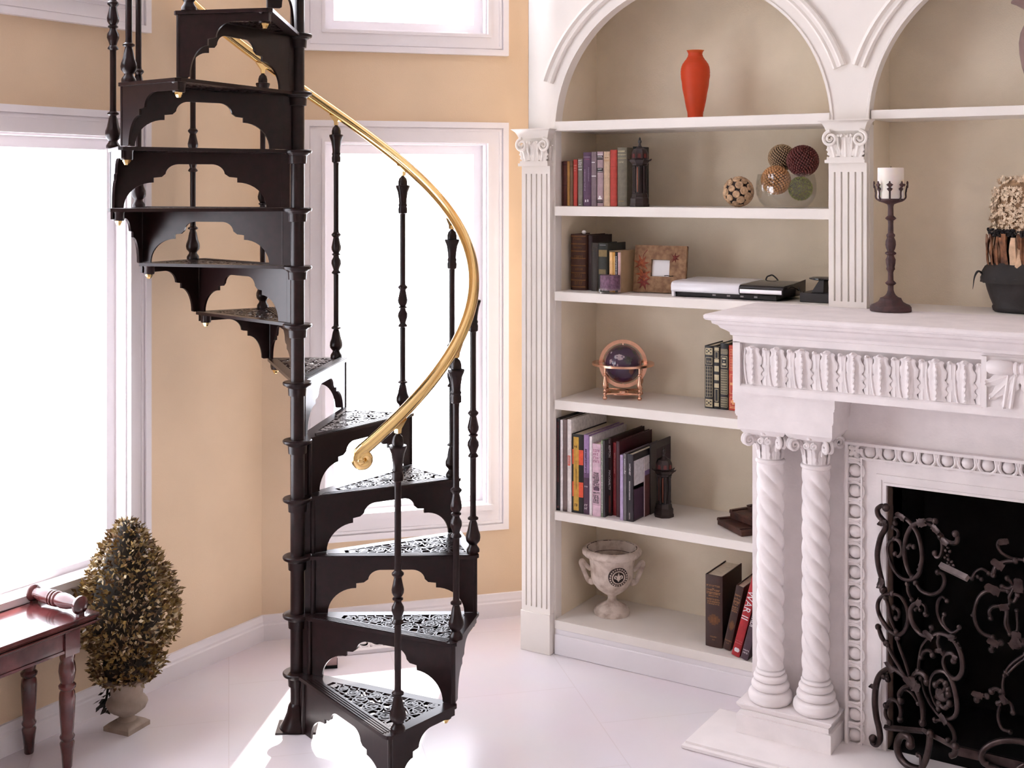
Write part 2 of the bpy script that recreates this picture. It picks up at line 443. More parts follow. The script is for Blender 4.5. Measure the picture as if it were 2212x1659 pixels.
H1 = RISE - .012
def riser_mesh(h):
    b = MB(); r0, r1 = .024, .588
    poly = [(0, 1), (0, 0)] + ARCH + [(1, 0), (1, 1)]
    b.prism([(r0 + (r1 - r0) * u, -.011 - h + h * t) for u, t in poly], lambda a, c, d: (a, d, c), -.004, .004)
    b.lathe([(.0085, -.011 - h), (.0085, -.011)], 12, (.052, -.004, 0))
    b.lathe([(.0075, -.011 - h), (.0075, -.011)], 12, (r1 - .004, .0, 0))
    return b
def side_mesh(h):
    b = MB()
    p0 = Vector((.588, 0, 0)); p1 = Vector((*rot2((.588, 0), STEP), 0)); d = p1 - p0; n = Vector((d.y, -d.x, 0)).normalized()
    poly = [(0, 1)] + HALF + [(1.0, 1)]
    b.prism([(s, -.011 - h + h * t) for s, t in poly], lambda a, c, e: p0 + d * a + n * e + Vector((0, 0, c)), -.007, .001)
    return b
bm_boss = MB(); pc = rot2((.566, -.016), STEP)
bm_boss.lathe([(.017, -.040), (.0185, -.036), (.0185, -.016), (.021, -.011)], 18, (pc[0], pc[1], 0))
bm_nut = MB(); bm_nut.lathe([(0, -.057), (.006, -.055), (.0095, -.049), (.0095, -.046), (.012, -.046), (.012, -.040)], 6, (pc[0], pc[1], 0))

tread0 = None; subs0 = []
for k in range(NT):
    if k == 0:
        t = tb.build('tread', M_iron, stair, angle=30)
        subs = [nb.build('ridged_nosing', M_iron, t), gb.build('scrollwork_infill', M_iron, t, angle=50),
                riser_mesh(H1 - .0045).build('riser_panel', M_iron, t), side_mesh(H1 - .0045).build('side_panel', M_iron, t),
                bm_boss.build('bolt_boss', M_iron, t), bm_nut.build('cap_nut', M_brass, t)]
        subs[-1]['label'] = 'small brass cap nut'
        tread0, subs0 = t, subs
    else:
        t = tread0.copy(); COL.objects.link(t); t.parent = stair
        for i, s_ in enumerate(subs0):
            c = s_.copy(); COL.objects.link(c); c.parent = t
            if k == 1 and i in (2, 3):
                o_ = (riser_mesh if i == 2 else side_mesh)(H1).build('tmp', M_iron)
                c.data = o_.data; bpy.data.objects.remove(o_); fullr = globals().setdefault('fullr', {}); fullr[i] = c.data
            elif i in (2, 3): c.data = fullr[i]
    t.location = (0, 0, Z1 + k * RISE); t.rotation_euler = (0, 0, R_(TH1 + STEP * k))

# balusters
BAL = [(0.02166, 0), (0.02166, 0.008), (0.01995, 0.012), (0.01425, 0.02), (0.01368, 0.025), (0.0228, 0.036), (0.02451, 0.046), (0.0228, 0.056), (0.01767, 0.07), (0.01311, 0.095), (0.0105, 0.102), (0.0105, 0.105), (0.01767, 0.108), (0.01767, 0.113), (0.0105, 0.118), (0.0098, 0.128), (0.0098, 0.3), (0.01, 0.312), (0.0171, 0.316), (0.01653, 0.32), (0.0105, 0.328), (0.01311, 0.338), (0.01801, 0.352), (0.01733, 0.364), (0.011, 0.376), (0.0105, 0.382), (0.01573, 0.385), (0.01573, 0.389), (0.0105, 0.392), (0.01311, 0.396), (0.0171, 0.404), (0.01801, 0.414), (0.01425, 0.432), (0.0108, 0.45), (0.01767, 0.458), (0.01767, 0.463), (0.0105, 0.47), (0.0098, 0.48), (0.0098, 0.715), (0.0105, 0.73), (0.01619, 0.734), (0.01687, 0.75), (0.01459, 0.758), (0.01687, 0.763), (0.01425, 0.77), (0.01482, 0.785), (0.01881, 0.812), (0.02531, 0.828), (0.02645, 0.832), (0.02565, 0.836), (0.0171, 0.838), (0.0171, 0.85), (0.01368, 0.862), (0.006, 0.87), (0.0055, 0.876), (0, 0.877)]
bb = MB()
bb.lathe(BAL, 20, rfun=lambda a, z: 1 + (.05 * math.cos(8 * a) if (.05 < z < .10 or .33 < z < .375 or .395 < z < .45 or .77 < z < .82) else 0))
bal0 = bb.build('baluster', M_iron, stair, angle=40)
kb = MB()   # brass saddle between baluster and rail
kb.loft([[(-.009, -.006, .872), (.009, -.006, .872), (.009, .006, .872), (-.009, .006, .872)],
         [(-.010, -.007, .886), (.010, -.007, .886), (.010, .007, .886), (-.010, .007, .886)],
         [(-.012, -.020, .899), (.012, -.020, .889), (.012, .026, .913), (-.012, .026, .913)]])
sad0 = kb.build('rail_saddle', M_brass, stair)
for k in range(NT):
    a = R_(TH1 + STEP * k + 3.0); r = .578
    for o_ in (bal0, sad0):
        q = o_ if k == 0 else o_.copy()
        if k: COL.objects.link(q); q.parent = stair
        q.location = (r * math.cos(a), r * math.sin(a), Z1 + k * RISE); q.rotation_euler = (0, 0, a)
sad0['label'] = 'brass saddle under the handrail'

# handrail: a helix that ends in a volute
RR, RH = .580, .918
def rail_pt(deg, r=RR): return Vector((r * math.cos(R_(deg)), r * math.sin(R_(deg)), Z1 + RH + (deg - TH1 - 3) / STEP * RISE))
pts = [rail_pt(TH1 - 8.5 + i * 3.0) for i in range(int((STEP * NT + 10) / 3))]
hb = MB(); hb.tube(pts, .0185, 16); hr = hb.build('handrail', M_brass, stair, angle=60)
hr['label'] = 'polished brass handrail'
e = rail_pt(TH1 - 8.5); tdir = (rail_pt(TH1 - 11) - rail_pt(TH1 - 8.5)).normalized(); dn = (Vector((0, 0, -1)) - tdir * tdir.dot(Vector((0, 0, -1)))).normalized()
vp = [e - tdir * .004, e + tdir * .006]
c = e + tdir * .014 + dn * .021
vp += [c + (-dn) * (.021 - .010 * t_) * math.cos(t_ * 2 * PI * 1.2) + tdir * (.021 - .010 * t_) * math.sin(t_ * 2 * PI * 1.2) + Vector((*rot2((1, 0), TH1 - 10), 0)) * (.012 * t_) for t_ in [i / 22 for i in range(23)]]
vb = MB(); vb.tube(vp, [.0195, .0185] + [.0175 - .008 * i / 22 for i in range(23)], 14); vb.sphere(vp[-1], .0125, 12, 8)
vb.build('handrail_volute', M_brass, stair, angle=60)['label'] = 'curled brass end of the handrail'
# ------------------------------------------------------------------ acanthus leaf used on capitals and frieze
def leaf(b, p, ex, ez, en, w, h, curl, lobes=3, nu=6, nv=10, lean=0.0, thick=.004):
    """leaf rooted at p, width w along ex, height h along ez, tip curling out along en"""
    p = Vector(p); ex = Vector(ex); ez = Vector(ez); en = Vector(en)
    for layer in (1, 0):
        vs = []; fs = []
        for j in range(nv + 1):
            t = j / nv
            base = math.sin(PI * min(1, .18 + .82 * t)) ** .6 if t < .97 else .16
            lob = 1 + .17 * math.cos(2 * PI * lobes * t)
            hw = w * .5 * (.55 + .45 * base) * lob * (1 - .35 * t ** 3)
            if t > .8: hw *= 1 - 1.6 * (t - .8)
            cu = max(0, t - .55) / .45
            zz = h * (t if t < .6 else .6 + .4 * math.sin(cu * PI / 1.6) * .95)
            oo = lean * t + curl * cu ** 2
            for i in range(nu + 1):
                s = 2 * i / nu - 1
                rib_ = .5 * w * .16 * (math.cos(s * PI * 2.5) * .35 + (1 - abs(s)))
                vs.append(p + ex * (hw * s) + ez * (zz - .04 * h * abs(s) * t) + en * (oo + rib_ - (thick if layer == 0 else 0) + thick))
        for j in range(nv):
            for i in range(nu):
                a = j * (nu + 1) + i
                fs.append((a, a + 1, a + nu + 2, a + nu + 1))
        if layer: b.add(vs, fs)

# ------------------------------------------------------------------ built-in bookcase
YF = 4.055          # face of the stiles and arches
YB = 4.385          # back panel
book_x = 0
bc = thing('built_in_bookcase', 'ivory built-in bookcase with two round arches and fluted pilasters along the right wall', 'bookcase', (-1.8, 4.2, 0))
O = Vector((-1.8, 4.2, 0))
def loc(b):
    b.v = [(x - O.x, y - O.y, z - O.z) for x, y, z in b.v]; return b
XL0, XL1, XD0, XD1 = -2.338, -1.272, -1.272, -1.143      # left bay, divider
XR1 = -0.085
b = MB(); b.box(XL0 - .03, XD1 - .01, YB, YB + .03, 0, 2.66); loc(b).build('back_panel', M_back, bc)
YN = 4.295
b = MB(); b.box(XD1, XR1, YN, YN + .03, 1.345, 2.62); loc(b).build('niche_back_panel', M_back, bc)
b = MB(); b.box(XD1, XR1, YF - .012, YN, 1.34, 1.379); loc(b).build('niche_deck', M_case, bc)
b = MB(); b.box(XD0, XD1, YF, YF + .045, 1.38, 1.985); loc(b).build('centre_stile', M_case, bc)
b = MB(); b.box(XR1, .055, YF, YF + .045, 1.38, 1.985); loc(b).build('right_stile', M_case, bc)
b = MB(); b.box(XL0 - .12, XL0, YF + .046, YB, 0, 2.61); loc(b).build('left_end_panel', [M_back], bc)
b = MB(); b.box(XD0, XD1, YF + .046, YB, 0, 2.61); loc(b).build('divider_panel', [M_back], bc)
b = MB(); b.box(XR1, XR1 + .14, YF + .046, YB, 1.38, 2.61); loc(b).build('right_end_panel', [M_back], bc)
b = MB(); b.box(XL0 - .12, .055, YF + .046, YB, 2.62, 2.66); loc(b).build('top_panel', M_case, bc)
SH = [(2.027, .036), (1.705, .036), (1.381, .035), (.969, .036), (.545, .033)]
for z, t in SH:
    b = MB(); b.box(XL0 + .002, XL1 - .002, YF - .012, YB, z - t, z); loc(b).build('shelf', M_case, bc, bevel=.002)
b = MB(); b.box(XD1 + .002, XR1, YF + .004, YN, 2.032 - .03, 2.032); loc(b).build('shelf', M_case, bc, bevel=.002)
b = MB(); b.box(XL0, XL1, YF - .01, YB, .098, .131); loc(b).build('bottom_deck', M_case, bc, bevel=.001)
b = MB(); b.box(XL0, XL1, YF - .004, YF + .03, 0, .098); b.box(XL0, XL1, YF - .011, YF - .004, 0, .078); loc(b).build('toe_board', M_trim, bc, bevel=.003)
# stiles beside the openings, below the spring line
b = MB(); b.box(-2.459, XL0, YF, YF + .045, 0, 1.985); loc(b).build('left_stile', M_case, bc)
# arch facade: face with two arched openings
ZS, RA = 1.985, .532
C1, C2 = (XL0 + XL1) / 2, (XD1 + XR1) / 2
def facade(y0, y1):
    b = MB(); zt = 3.0; N = 48
    for (xa, xb, c) in ((-2.459, (XD0 + XD1) / 2, C1), ((XD0 + XD1) / 2, .06, C2)):
        top = []; bot = []
        for i in range(N + 1):
            a = PI - PI * i / N
            bot.append((c + RA * math.cos(a), ZS + RA * math.sin(a)))
            top.append((c + RA * math.cos(a), zt))
        strip = [(xa, ZS, zt)] + [(p[0], p[1], zt) for p in bot] + [(xb, ZS, zt)]
        for k in range(len(strip) - 1):
            (x0, z0, t0), (x1, z1, t1) = strip[k], strip[k + 1]
            vs = [(x0, y0, z0), (x1, y0, z1), (x1, y0, t1), (x0, y0, t0), (x0, y1, z0), (x1, y1, z1), (x1, y1, t1), (x0, y1, t0)]
            b.add(vs, [(0, 1, 2, 3), (7, 6, 5, 4), (0, 4, 5, 1), (3, 2, 6, 7)])
    b.box(-2.459, -2.458, y0, y1, ZS, zt)
    return b
loc(facade(YF, YF + .045)).build('arch_facade', M_case, bc, angle=25)
for c in (C1, C2):      # raised mouldings over the arches, cut off above the capitals
    b = MB(); prof = [(.574, 0), (.574, .010), (.580, .016), (.588, .010), (.598, .010), (.606, .022), (.616, .018), (.619, 0)]
    rings = []
    for i in range(49):
        a = R_(161 - (161 - 19) * i / 48)
        rings.append([(c + r * math.cos(a), YF - d, ZS + r * math.sin(a)) for r, d in prof])
    b.loft(rings); loc(b).build('arch_moulding', M_case, bc, angle=30)
    b = MB(); prof = [(.532, .001), (.532, .006), (.540, .006), (.542, .001)]
    rings = [[(c + r * math.cos(R_(180 - 180 * i / 48)), YF - d, ZS + r * math.sin(R_(180 - 180 * i / 48))) for r, d in prof] for i in range(49)]
    b.loft(rings); loc(b).build('arch_bead', M_case, bc, angle=30)

def pilaster(x0, x1, zb, zt, base):
    w = x1 - x0; yf = YF - .028; n = 5
    b = MB()
    # fluted face: outline in plan, lofted
    outl = [(x0, YF)]
    fw = w / (n + .0); fl = .010
    outl.append((x0, yf))
    pitch = (w - .012) / n
    for i in range(n):
        a = x0 + .006 + pitch * i + pitch * .50; c = a + pitch * .26
        outl += [(a, yf), (a + .0008, yf + .009), ((a + c) / 2, yf + .011), (c - .0008, yf + .009), (c, yf)]
    outl += [(x1, yf), (x1, YF)]
    plain = [(x, yf if 0 < i < len(outl) - 1 else YF) for i, (x, y) in enumerate(outl)]
    z0, z1 = zb + base, zt - .030
    rings = [[(x, y, z) for x, y in outl] for z in (z0 + .02, z1)]
    b.loft([[(x, y, z0) for x, y in plain], [(x, y, z0 + .0199) for x, y in plain]] + rings + [[(x, y, z1 + .0001) for x, y in plain], [(x, y, zt) for x, y in plain]])
    P = loc(b).build('pilaster', M_case, bc, angle=25)
    if base:
        b = MB(); b.box(x0 - .003, x1 + .002, yf - .005, YF, zb, zb + base); loc(b).build('plinth_block', M_case, P, bevel=.002)
    # capital: necking, bell with leaves, corner volutes, abacus
    cx = (x0 + x1) / 2; hw = w / 2; zc = zt; hc = 2.0 - zt
    b = MB()
    b.box(x0 - .010, x1 - .004, yf - .012, YF, zc, zc + .011)
    b.box(x0 - .004, x1 - .008, yf - .007, YF, zc + .011, zc + .020)
    def ring(hx, f, z): return [(cx - hx, YF, z), (cx - hx, yf - f, z), (cx + hx - .006, yf - f, z), (cx + hx - .006, YF, z)]
    b.loft([ring(hw - .016, -.004, zc + .02), ring(hw - .014, -.002, zc + .06), ring(hw - .004, .008, zc + .105), ring(hw - .004, .010, zc + .108)])
    za = zc + .106
    b.loft([ring(hw + .004, .016, za), ring(hw + .008, .020, za + .012), ring(hw + .014, .027, za + .024), ring(hw + .022, .036, za + .032), ring(hw + .026, .040, za + .034), ring(hw + .026, .040, 2.0)])
    zz = zc + .02
    for (s, w_, h_, cu, tl) in ((0, .040, .076, .024, 0), (-.037, .044, .062, .022, -.22), (.034, .044, .062, .022, .22)):
        ez_ = Vector((tl, 0, 1)).normalized(); ex_ = Vector((ez_.z, 0, -ez_.x))
        leaf(b, (cx - .003 + s, yf - .001, zz), ex_, ez_, (0, -1, 0), w_, h_, cu, lean=.007, nu=10, nv=14, lobes=4)
        for q in (-.30, 0, .30): b.tube([Vector((cx - .003 + s, yf - .003, zz)) + ex_ * (w_ * q * .5), Vector((cx - .003 + s, yf - .010, zz)) + ex_ * (w_ * q * .8) + ez_ * (h_ * .6)], [.0030, .0016], 6)
    for s in (-1, 1):
        c = Vector((cx - .003 + s * (hw - .015), yf - .021, zc + .080))
        b.tube(spiral(c, .0255, .003, R_(90), -1.9 * s, 32), [.0062 - .003 * i / 32 for i in range(33)], 8)
        b.tube(smooth_path([c + Vector((-s * .024, 0, .004)), c + Vector((-s * .026, .004, -.02)), (cx - .003 + s * .020, yf - .006, zz + .02), (cx - .003 + s * .017, yf - .003, zz)], 5), .0038, 6)
        for q, r in ((.010, .006), (.021, .0055)):
            b.sphere((cx - .003 + s * q, yf - .022, zc + .088 + q * .1), r, 10, 6)
    leaf(b, (x0 + .004, (yf + YF) / 2, zz), (0, 1, 0), (0, 0, 1), (-1, 0, 0), .026, .062, .014, lean=.004)
    leaf(b, (x1 - .012, (yf + YF) / 2, zz), (0, 1, 0), (0, 0, 1), (1, 0, 0), .026, .062, .010, lean=.002)
    loc(b).build('capital', M_case, P, angle=40)
pilaster(-2.472, -2.346, 0, 1.858, .152)
pilaster(XD0, XD1 - .002, 1.3795, 1.858, 0)
pilaster(-.088, .038, 1.3795, 1.858, 0)
# ------------------------------------------------------------------ fireplace
fp = thing('fireplace', 'carved cream limestone fireplace with twin twisted columns and a leaf frieze', 'fireplace', (-.612, 3.9, 0))
O = Vector((-.612, 3.9, 0)); CF = -.612
YW = 3.868            # flat breast behind the columns
HZ = .025
def mir(x): return 2 * CF - x
b = MB(); hp = [(0, 0), (.004, .003), (.004, .012), (.0, .015), (-.006, .017), (-.006, .024), (-.008, HZ)]
rings = [[(-1.60 - o, YW, z), (-1.60 - o, 3.582 - o, z), (mir(-1.60) + o, 3.582 - o, z), (mir(-1.60) + o, YW, z)] for o, z in hp]
b.loft(rings); loc(b).build('hearth_slab', M_hearth, fp, angle=30)
# breast with the opening
ox0, ox1, oz1 = -1.035, mir(-1.035), .850
b = MB(); xb0, xb1 = -1.478, mir(-1.478)
b.box(xb0, ox0, YW, YF - .014, HZ, 1.30); b.box(ox1, xb1, YW, YF - .014, HZ, 1.30); b.box(ox0, ox1, YW, YF - .014, oz1, 1.30)
b.box(xb0, XD0 + .0, YW + .02, YW + .06, 0, HZ)
loc(b).build('chimney_breast', M_stone, fp, merge=False)
b = MB()
b.box(ox0 - .02, ox0, YW + .024, 4.36, HZ, .9); b.box(ox1, ox1 + .02, YW + .024, 4.36, HZ, .9)
b.box(ox0, ox1, 4.34, 4.36, HZ, .9); b.box(ox0, ox1, YW + .024, 4.36, .852, .9); b.box(ox0, ox1, YW + .0, 4.36, .0, HZ + .002)
loc(b).build('firebox', M_black, fp, merge=False)
b = MB(); b.box(ox0, ox0 + .004, YW, YW + .05, HZ + .002, oz1); b.box(ox1 - .004, ox1, YW, YW + .05, HZ + .002, oz1); b.box(ox0, ox1, YW, YW + .04, oz1 - .004, oz1)
loc(b).build('opening_reveal', M_soot, fp, merge=False)
# flat slip, bead and egg-and-dart surround
def frame3(b, w0, w1, d0, d1):
    """three-sided frame: distances outward from the opening"""
    b.box(ox0 - w1, ox0 - w0, YW - d1, YW - d0, HZ, oz1 + w0)
    b.box(ox1 + w0, ox1 + w1, YW - d1, YW - d0, HZ, oz1 + w0)
    b.box(ox0 - w1, ox1 + w1, YW - d1, YW - d0, oz1 + w0, oz1 + w1)
b = MB(); frame3(b, .0, .008, 0, .016); frame3(b, .008, .016, 0, .010); frame3(b, .016, .032, 0, .014); frame3(b, .032, .074, 0, .008)
frame3(b, .074, .079, 0, .020); frame3(b, .079, .117, 0, .002); frame3(b, .117, .126, 0, .030)
surround = loc(b).build('surround', M_stone, fp, merge=False)
b = MB()
def egg_unit(b, P, ea, eo, en, L):
    """one egg with its rim and the dart; ea along the run, eo outward edge direction, en out of the wall"""
    P, ea, eo, en = Vector(P), Vector(ea), Vector(eo), Vector(en)
    r = L * .33
    vs = []; fs = []; n = 10; m = 5
    for k in range(m + 1):
        q = PI / 2 * k / m
        for i in range(n):
            a = 2 * PI * i / n
            vs.append(P + ea * (r * math.cos(a) * math.cos(q)) + eo * (r * 1.08 * math.sin(a) * math.cos(q)) + en * (r * 1.0 * math.sin(q)))
    for k in range(m):
        for i in range(n): fs.append((k * n + i, k * n + (i + 1) % n, (k + 1) * n + (i + 1) % n, (k + 1) * n + i))
    b.add(vs, fs)
    rim = [P + ea * (r * 1.32 * math.cos(R_(a))) + eo * (r * 1.32 * math.sin(R_(a))) + en * .002 for a in range(-200, 21, 20)]
    b.tube([q_ + en * .010 for q_ in rim], .0048, 6)
    for s, hh in ((-.10, .8), (0, 1.1), (.10, .8)):
        c = P + ea * (L * (.5 + s))
        b.tube([c + eo * (-r * 1.2 * hh) + en * .006, c + eo * (r * 1.2) + en * .016], [.0030, .0050], 6)
xe = ox0 - .098
nL = 14; LL = (oz1 + .074 - HZ) / nL
for k in range(nL):
    z = HZ + LL * (k + .38)
    egg_unit(b, (xe, YW - .002, z), (0, 0, 1), (-1, 0, 0), (0, -1, 0), LL)
    egg_unit(b, (mir(xe), YW - .002, z), (0, 0, 1), (1, 0, 0), (0, -1, 0), LL)
nT = 17; LT = (ox1 - ox0 + .148) / nT
for k in range(nT): egg_unit(b, (ox0 - .074 + LT * (k + .38), YW - .002, oz1 + .098), (1, 0, 0), (0, 0, 1), (0, -1, 0), LT)
for x, s in ((xe, 1), (mir(xe), -1)):     # corner leaf
    for a in (0, 72, 144, 216, 288):
        leaf(b, (x, YW - .008, oz1 + .096), (math.sin(R_(a)), 0, -math.cos(R_(a))), (math.cos(R_(a)), 0, math.sin(R_(a))), (0, -1, 0), .018, .024, .006, nv=6, nu=4)
loc(b).build('egg_and_dart_moulding', M_stone, surround, angle=45)

# mantel: shelf and cornice as one moulded run with returns, stepping forward at the centre
YM = 3.665; XM = -1.466
prof = [(0, 1.309), (.006, 1.311), (.008, 1.320), (.018, 1.327), (.030, 1.334), (.036, 1.343), (.050, 1.349), (.052, 1.358), (.066, 1.361), (.070, 1.367), (.070, 1.376), (.066, 1.379)]
def run(b, prof, x0, x1, y, yb):
    rings = []
    for o, z in prof: rings.append([(x0 - o, yb, z), (x0 - o, y - o, z), (x1 + o, y - o, z), (x1 + o, yb, z)])
    b.loft(rings)
b = MB(); run(b, prof, XM, mir(XM), YM, YF - .013); run(b, [(o, z + .0008) for o, z in prof], -.705, mir(-.705), YM - .018, YM + .1)
loc(b).build('mantel_shelf', M_stone, fp, angle=28)
b = MB()
b.box(XM + .02, mir(XM + .02), YM + .020, YF - .014, 1.150, 1.31)
run(b, [(0, 1.288), (0, 1.311)], XM, mir(XM), YM, YF - .014)
run(b, [(0, 1.131), (0, 1.150), (-.003, 1.153), (-.010, 1.157)], XM, mir(XM), YM, YF - .014)
b.box(XM, XM + .024, YM, YF - .014, 1.150, 1.290); b.box(mir(XM) - .024, mir(XM), YM, YF - .014, 1.150, 1.290)
fr = loc(b).build('frieze', M_stone, fp, merge=False)
n = 9; x0f, x1f = -1.440, -.722; pit = (x1f - x0f) / n
for side in (0, 1):
    b = MB()
    for k in range(n):
        x = x0f + pit * (k + .5); x = mir(x) if side else x
        leaf(b, (x, YM + .016, 1.157), (1, 0, 0), (0, 0, 1), (0, -1, 0), pit * .72, .128, .024, lobes=5, nu=10, nv=18, lean=.007)
        leaf(b, (x + pit * .5, YM + .018, 1.157), (1, 0, 0), (0, 0, 1), (0, -1, 0), pit * .40, .122, .019, lobes=6, nu=6, nv=18, lean=.003)
        b.tube(smooth_path([(x - pit * .33, YM + .009, 1.272), (x - pit * .36, YM + .006, 1.22), (x - pit * .30, YM + .008, 1.17), (x - pit * .24, YM + .009, 1.158)], 5), .0028, 6)
        b.tube([(x + .002 * math.sin(j * 1.9), YM - .001 - .002 * math.cos(j * 1.9), 1.160 + j * .0052) for j in range(21)], .0034, 6)
        b.sphere((x, YM - .004, 1.276), .0085, 10, 6, (1.35, .9, .8)); b.sphere((x + pit * .5, YM + .0, 1.272), .007, 10, 6, (1.2, .9, .8))
    loc(b).build('acanthus_carving', M_stone, fr, angle=50)
b = MB()     # centre block: bound scroll over crossing leaves
b.box(-.712, mir(-.712), YM - .004, YM + .05, 1.150, 1.300)
b.box(-.715, -.700, YM - .012, YM + .05, 1.155, 1.30); b.box(mir(-.700), mir(-.715), YM - .012, YM + .05, 1.155, 1.30)
T = Matrix.Translation((CF, YM - .016, 1.272)) @ Matrix.Rotation(R_(90), 4, 'Y')
b.lathe([(.014, -.086), (.019, -.080), (.022, -.05), (.019, -.022), (.013, -.016), (.018, -.012), (.018, -.006), (.013, -.002), (.013, .002), (.018, .006), (.018, .012), (.013, .016), (.019, .022), (.022, .05), (.019, .080), (.014, .086)], 20, M=T)
for s in (-1, 1):
    for a, l in ((20, .115), (42, .115), (65, .10)):
        d = Vector((s * math.sin(R_(a)), 0, -math.cos(R_(a))))
        leaf(b, (CF + s * .004, YM - .006, 1.262), (d.z, 0, -d.x), d, (0, -1, 0), .030, l, .012, lobes=5)
    for q in (.03, .012): b.tube([(CF + s * q, YM - .010, 1.255), (CF + s * (q + .012), YM - .012, 1.158)], [.004, .006], 6)
loc(b).build('centre_tablet', M_stone, fr, angle=45)

# paired columns on a plinth, both sides
def columns(sx):
    fx = (lambda x: x) if sx > 0 else mir
    def bx(b, x0, x1, *a): x0, x1 = sorted((fx(x0), fx(x1))); b.box(x0, x1, *a)
    b = MB(); bx(b, -1.481, -1.172, 3.732, YW, HZ, .084); bx(b, -1.470, -1.182, 3.742, YW, .084, .098)
    x0, x1 = sorted((fx(-1.472), fx(-1.178)))
    run(b, [(-.006, .098), (.006, .112), (.009, .117), (.009, .121)], x0, x1, 3.740, YW)
    loc(b).build('column_plinth', M_stone, fp, angle=30, merge=False)
    b = MB()
    for z0, z1, o in ((1.010, 1.050, .0), (1.050, 1.056, .004), (1.056, 1.092, .006), (1.092, 1.1, .010), (1.1, 1.131, .012)):
        bx(b, -1.464 - o, -1.158 + o, 3.700 - o, YW, z0, z1)
    loc(b).build('impost_block', M_stone, fp, merge=False)
    for xc in (-1.391, -1.241):
        xc = fx(xc); yc = 3.800; R = .0415
        T = Matrix.Translation((xc, yc, 0))
        b = MB(); vs = []; fs = []; seg = 64; nz = 170; z0, z1 = .232, .895
        for j in range(nz + 1):
            z = z0 + (z1 - z0) * j / nz; e = min(1, (z - z0) / .03, (z1 - z) / .03)
            for i in range(seg):
                a = 2 * PI * i / seg
                g = abs(math.cos(2 * a + 4 * PI * z / .238 + .4)) ** .7
                r = R * (1.03 + e * (.24 * g - .20))
                vs.append((xc + r * math.cos(a), yc + r * math.sin(a), z))
        for j in range(nz):
            for i in range(seg): fs.append((j * seg + i, j * seg + (i + 1) % seg, (j + 1) * seg + (i + 1) % seg, (j + 1) * seg + i))
        b.add(vs, fs)
        cobj = loc(b).build('twisted_column', M_stone, fp, angle=60)
        b = MB(); pr = []
        def torus(z, h, r, R0, n=8): return [(R0 + r * math.cos(R_(-90 + 180 * i / n)), z + h / 2 + h / 2 * math.sin(R_(-90 + 180 * i / n))) for i in range(n + 1)]
        pr = [(.05, .121)] + torus(.121, .040, .014, .057) + torus(.163, .026, .011, .050) + torus(.190, .022, .010, .044) + torus(.213, .014, .007, .040) + [(.038, .232)]
        b.lathe(pr, 36, M=T, caps=False); loc(b).build('column_base', M_stone, cobj, angle=40)
        b = MB(); b.lathe([(.040, .888)] + torus(.890, .015, .008, .040) + [(.038, .908), (.038, .94), (.046, .975), (.056, .992)], 32, M=T, caps=False)
        h = .066
        def sq(q, z): return [(xc - q, yc - q, z), (xc + q, yc - q, z), (xc + q, yc + q, z), (xc - q, yc + q, z)]
        b.loft([sq(.060, .986), sq(.066, .990), sq(.074, 1.0), sq(.0755, 1.010)])
        for a in range(0, 360, 45):
            d = Vector((math.cos(R_(a)), math.sin(R_(a)), 0)); t_ = Vector((-d.y, d.x, 0))
            leaf(b, Vector((xc, yc, .908)) + d * .036, t_, (0, 0, 1), d, .028, .052, .013, lean=.004, nv=8)
        for a in (45, 135, 225, 315):
            d = Vector((math.cos(R_(a)), math.sin(R_(a)), 0)); t_ = Vector((-d.y, d.x, 0))
            for s in (-1, 1):
                c = Vector((xc, yc, .968)) + d * .076 + t_ * (s * .008)
                b.tube(spiral(c, .020, .003, R_(100), -1.7, 22, ex=d), [.0062 - .002 * i / 22 for i in range(23)], 8)
            b.tube(smooth_path([Vector((xc, yc, .986)) + d * .064, Vector((xc, yc, .965)) + d * .050, Vector((xc, yc, .935)) + d * .042], 4), .006, 6)
        for a in (0, 90, 180, 270):
            d = Vector((math.cos(R_(a)), math.sin(R_(a)), 0)); t_ = Vector((-d.y, d.x, 0))
            b.sphere(Vector((xc, yc, .996)) + d * .064, .010, 12, 8)
            for s in (-1, 1):
                b.tube(spiral(Vector((xc, yc, .968)) + d * .056 + t_ * (s * .013), .011, .003, R_(90), 1.4 * s, 16, ex=t_), .0035, 6)
        loc(b).build('column_capital', M_stone, cobj, angle=45)
columns(1); columns(-1)
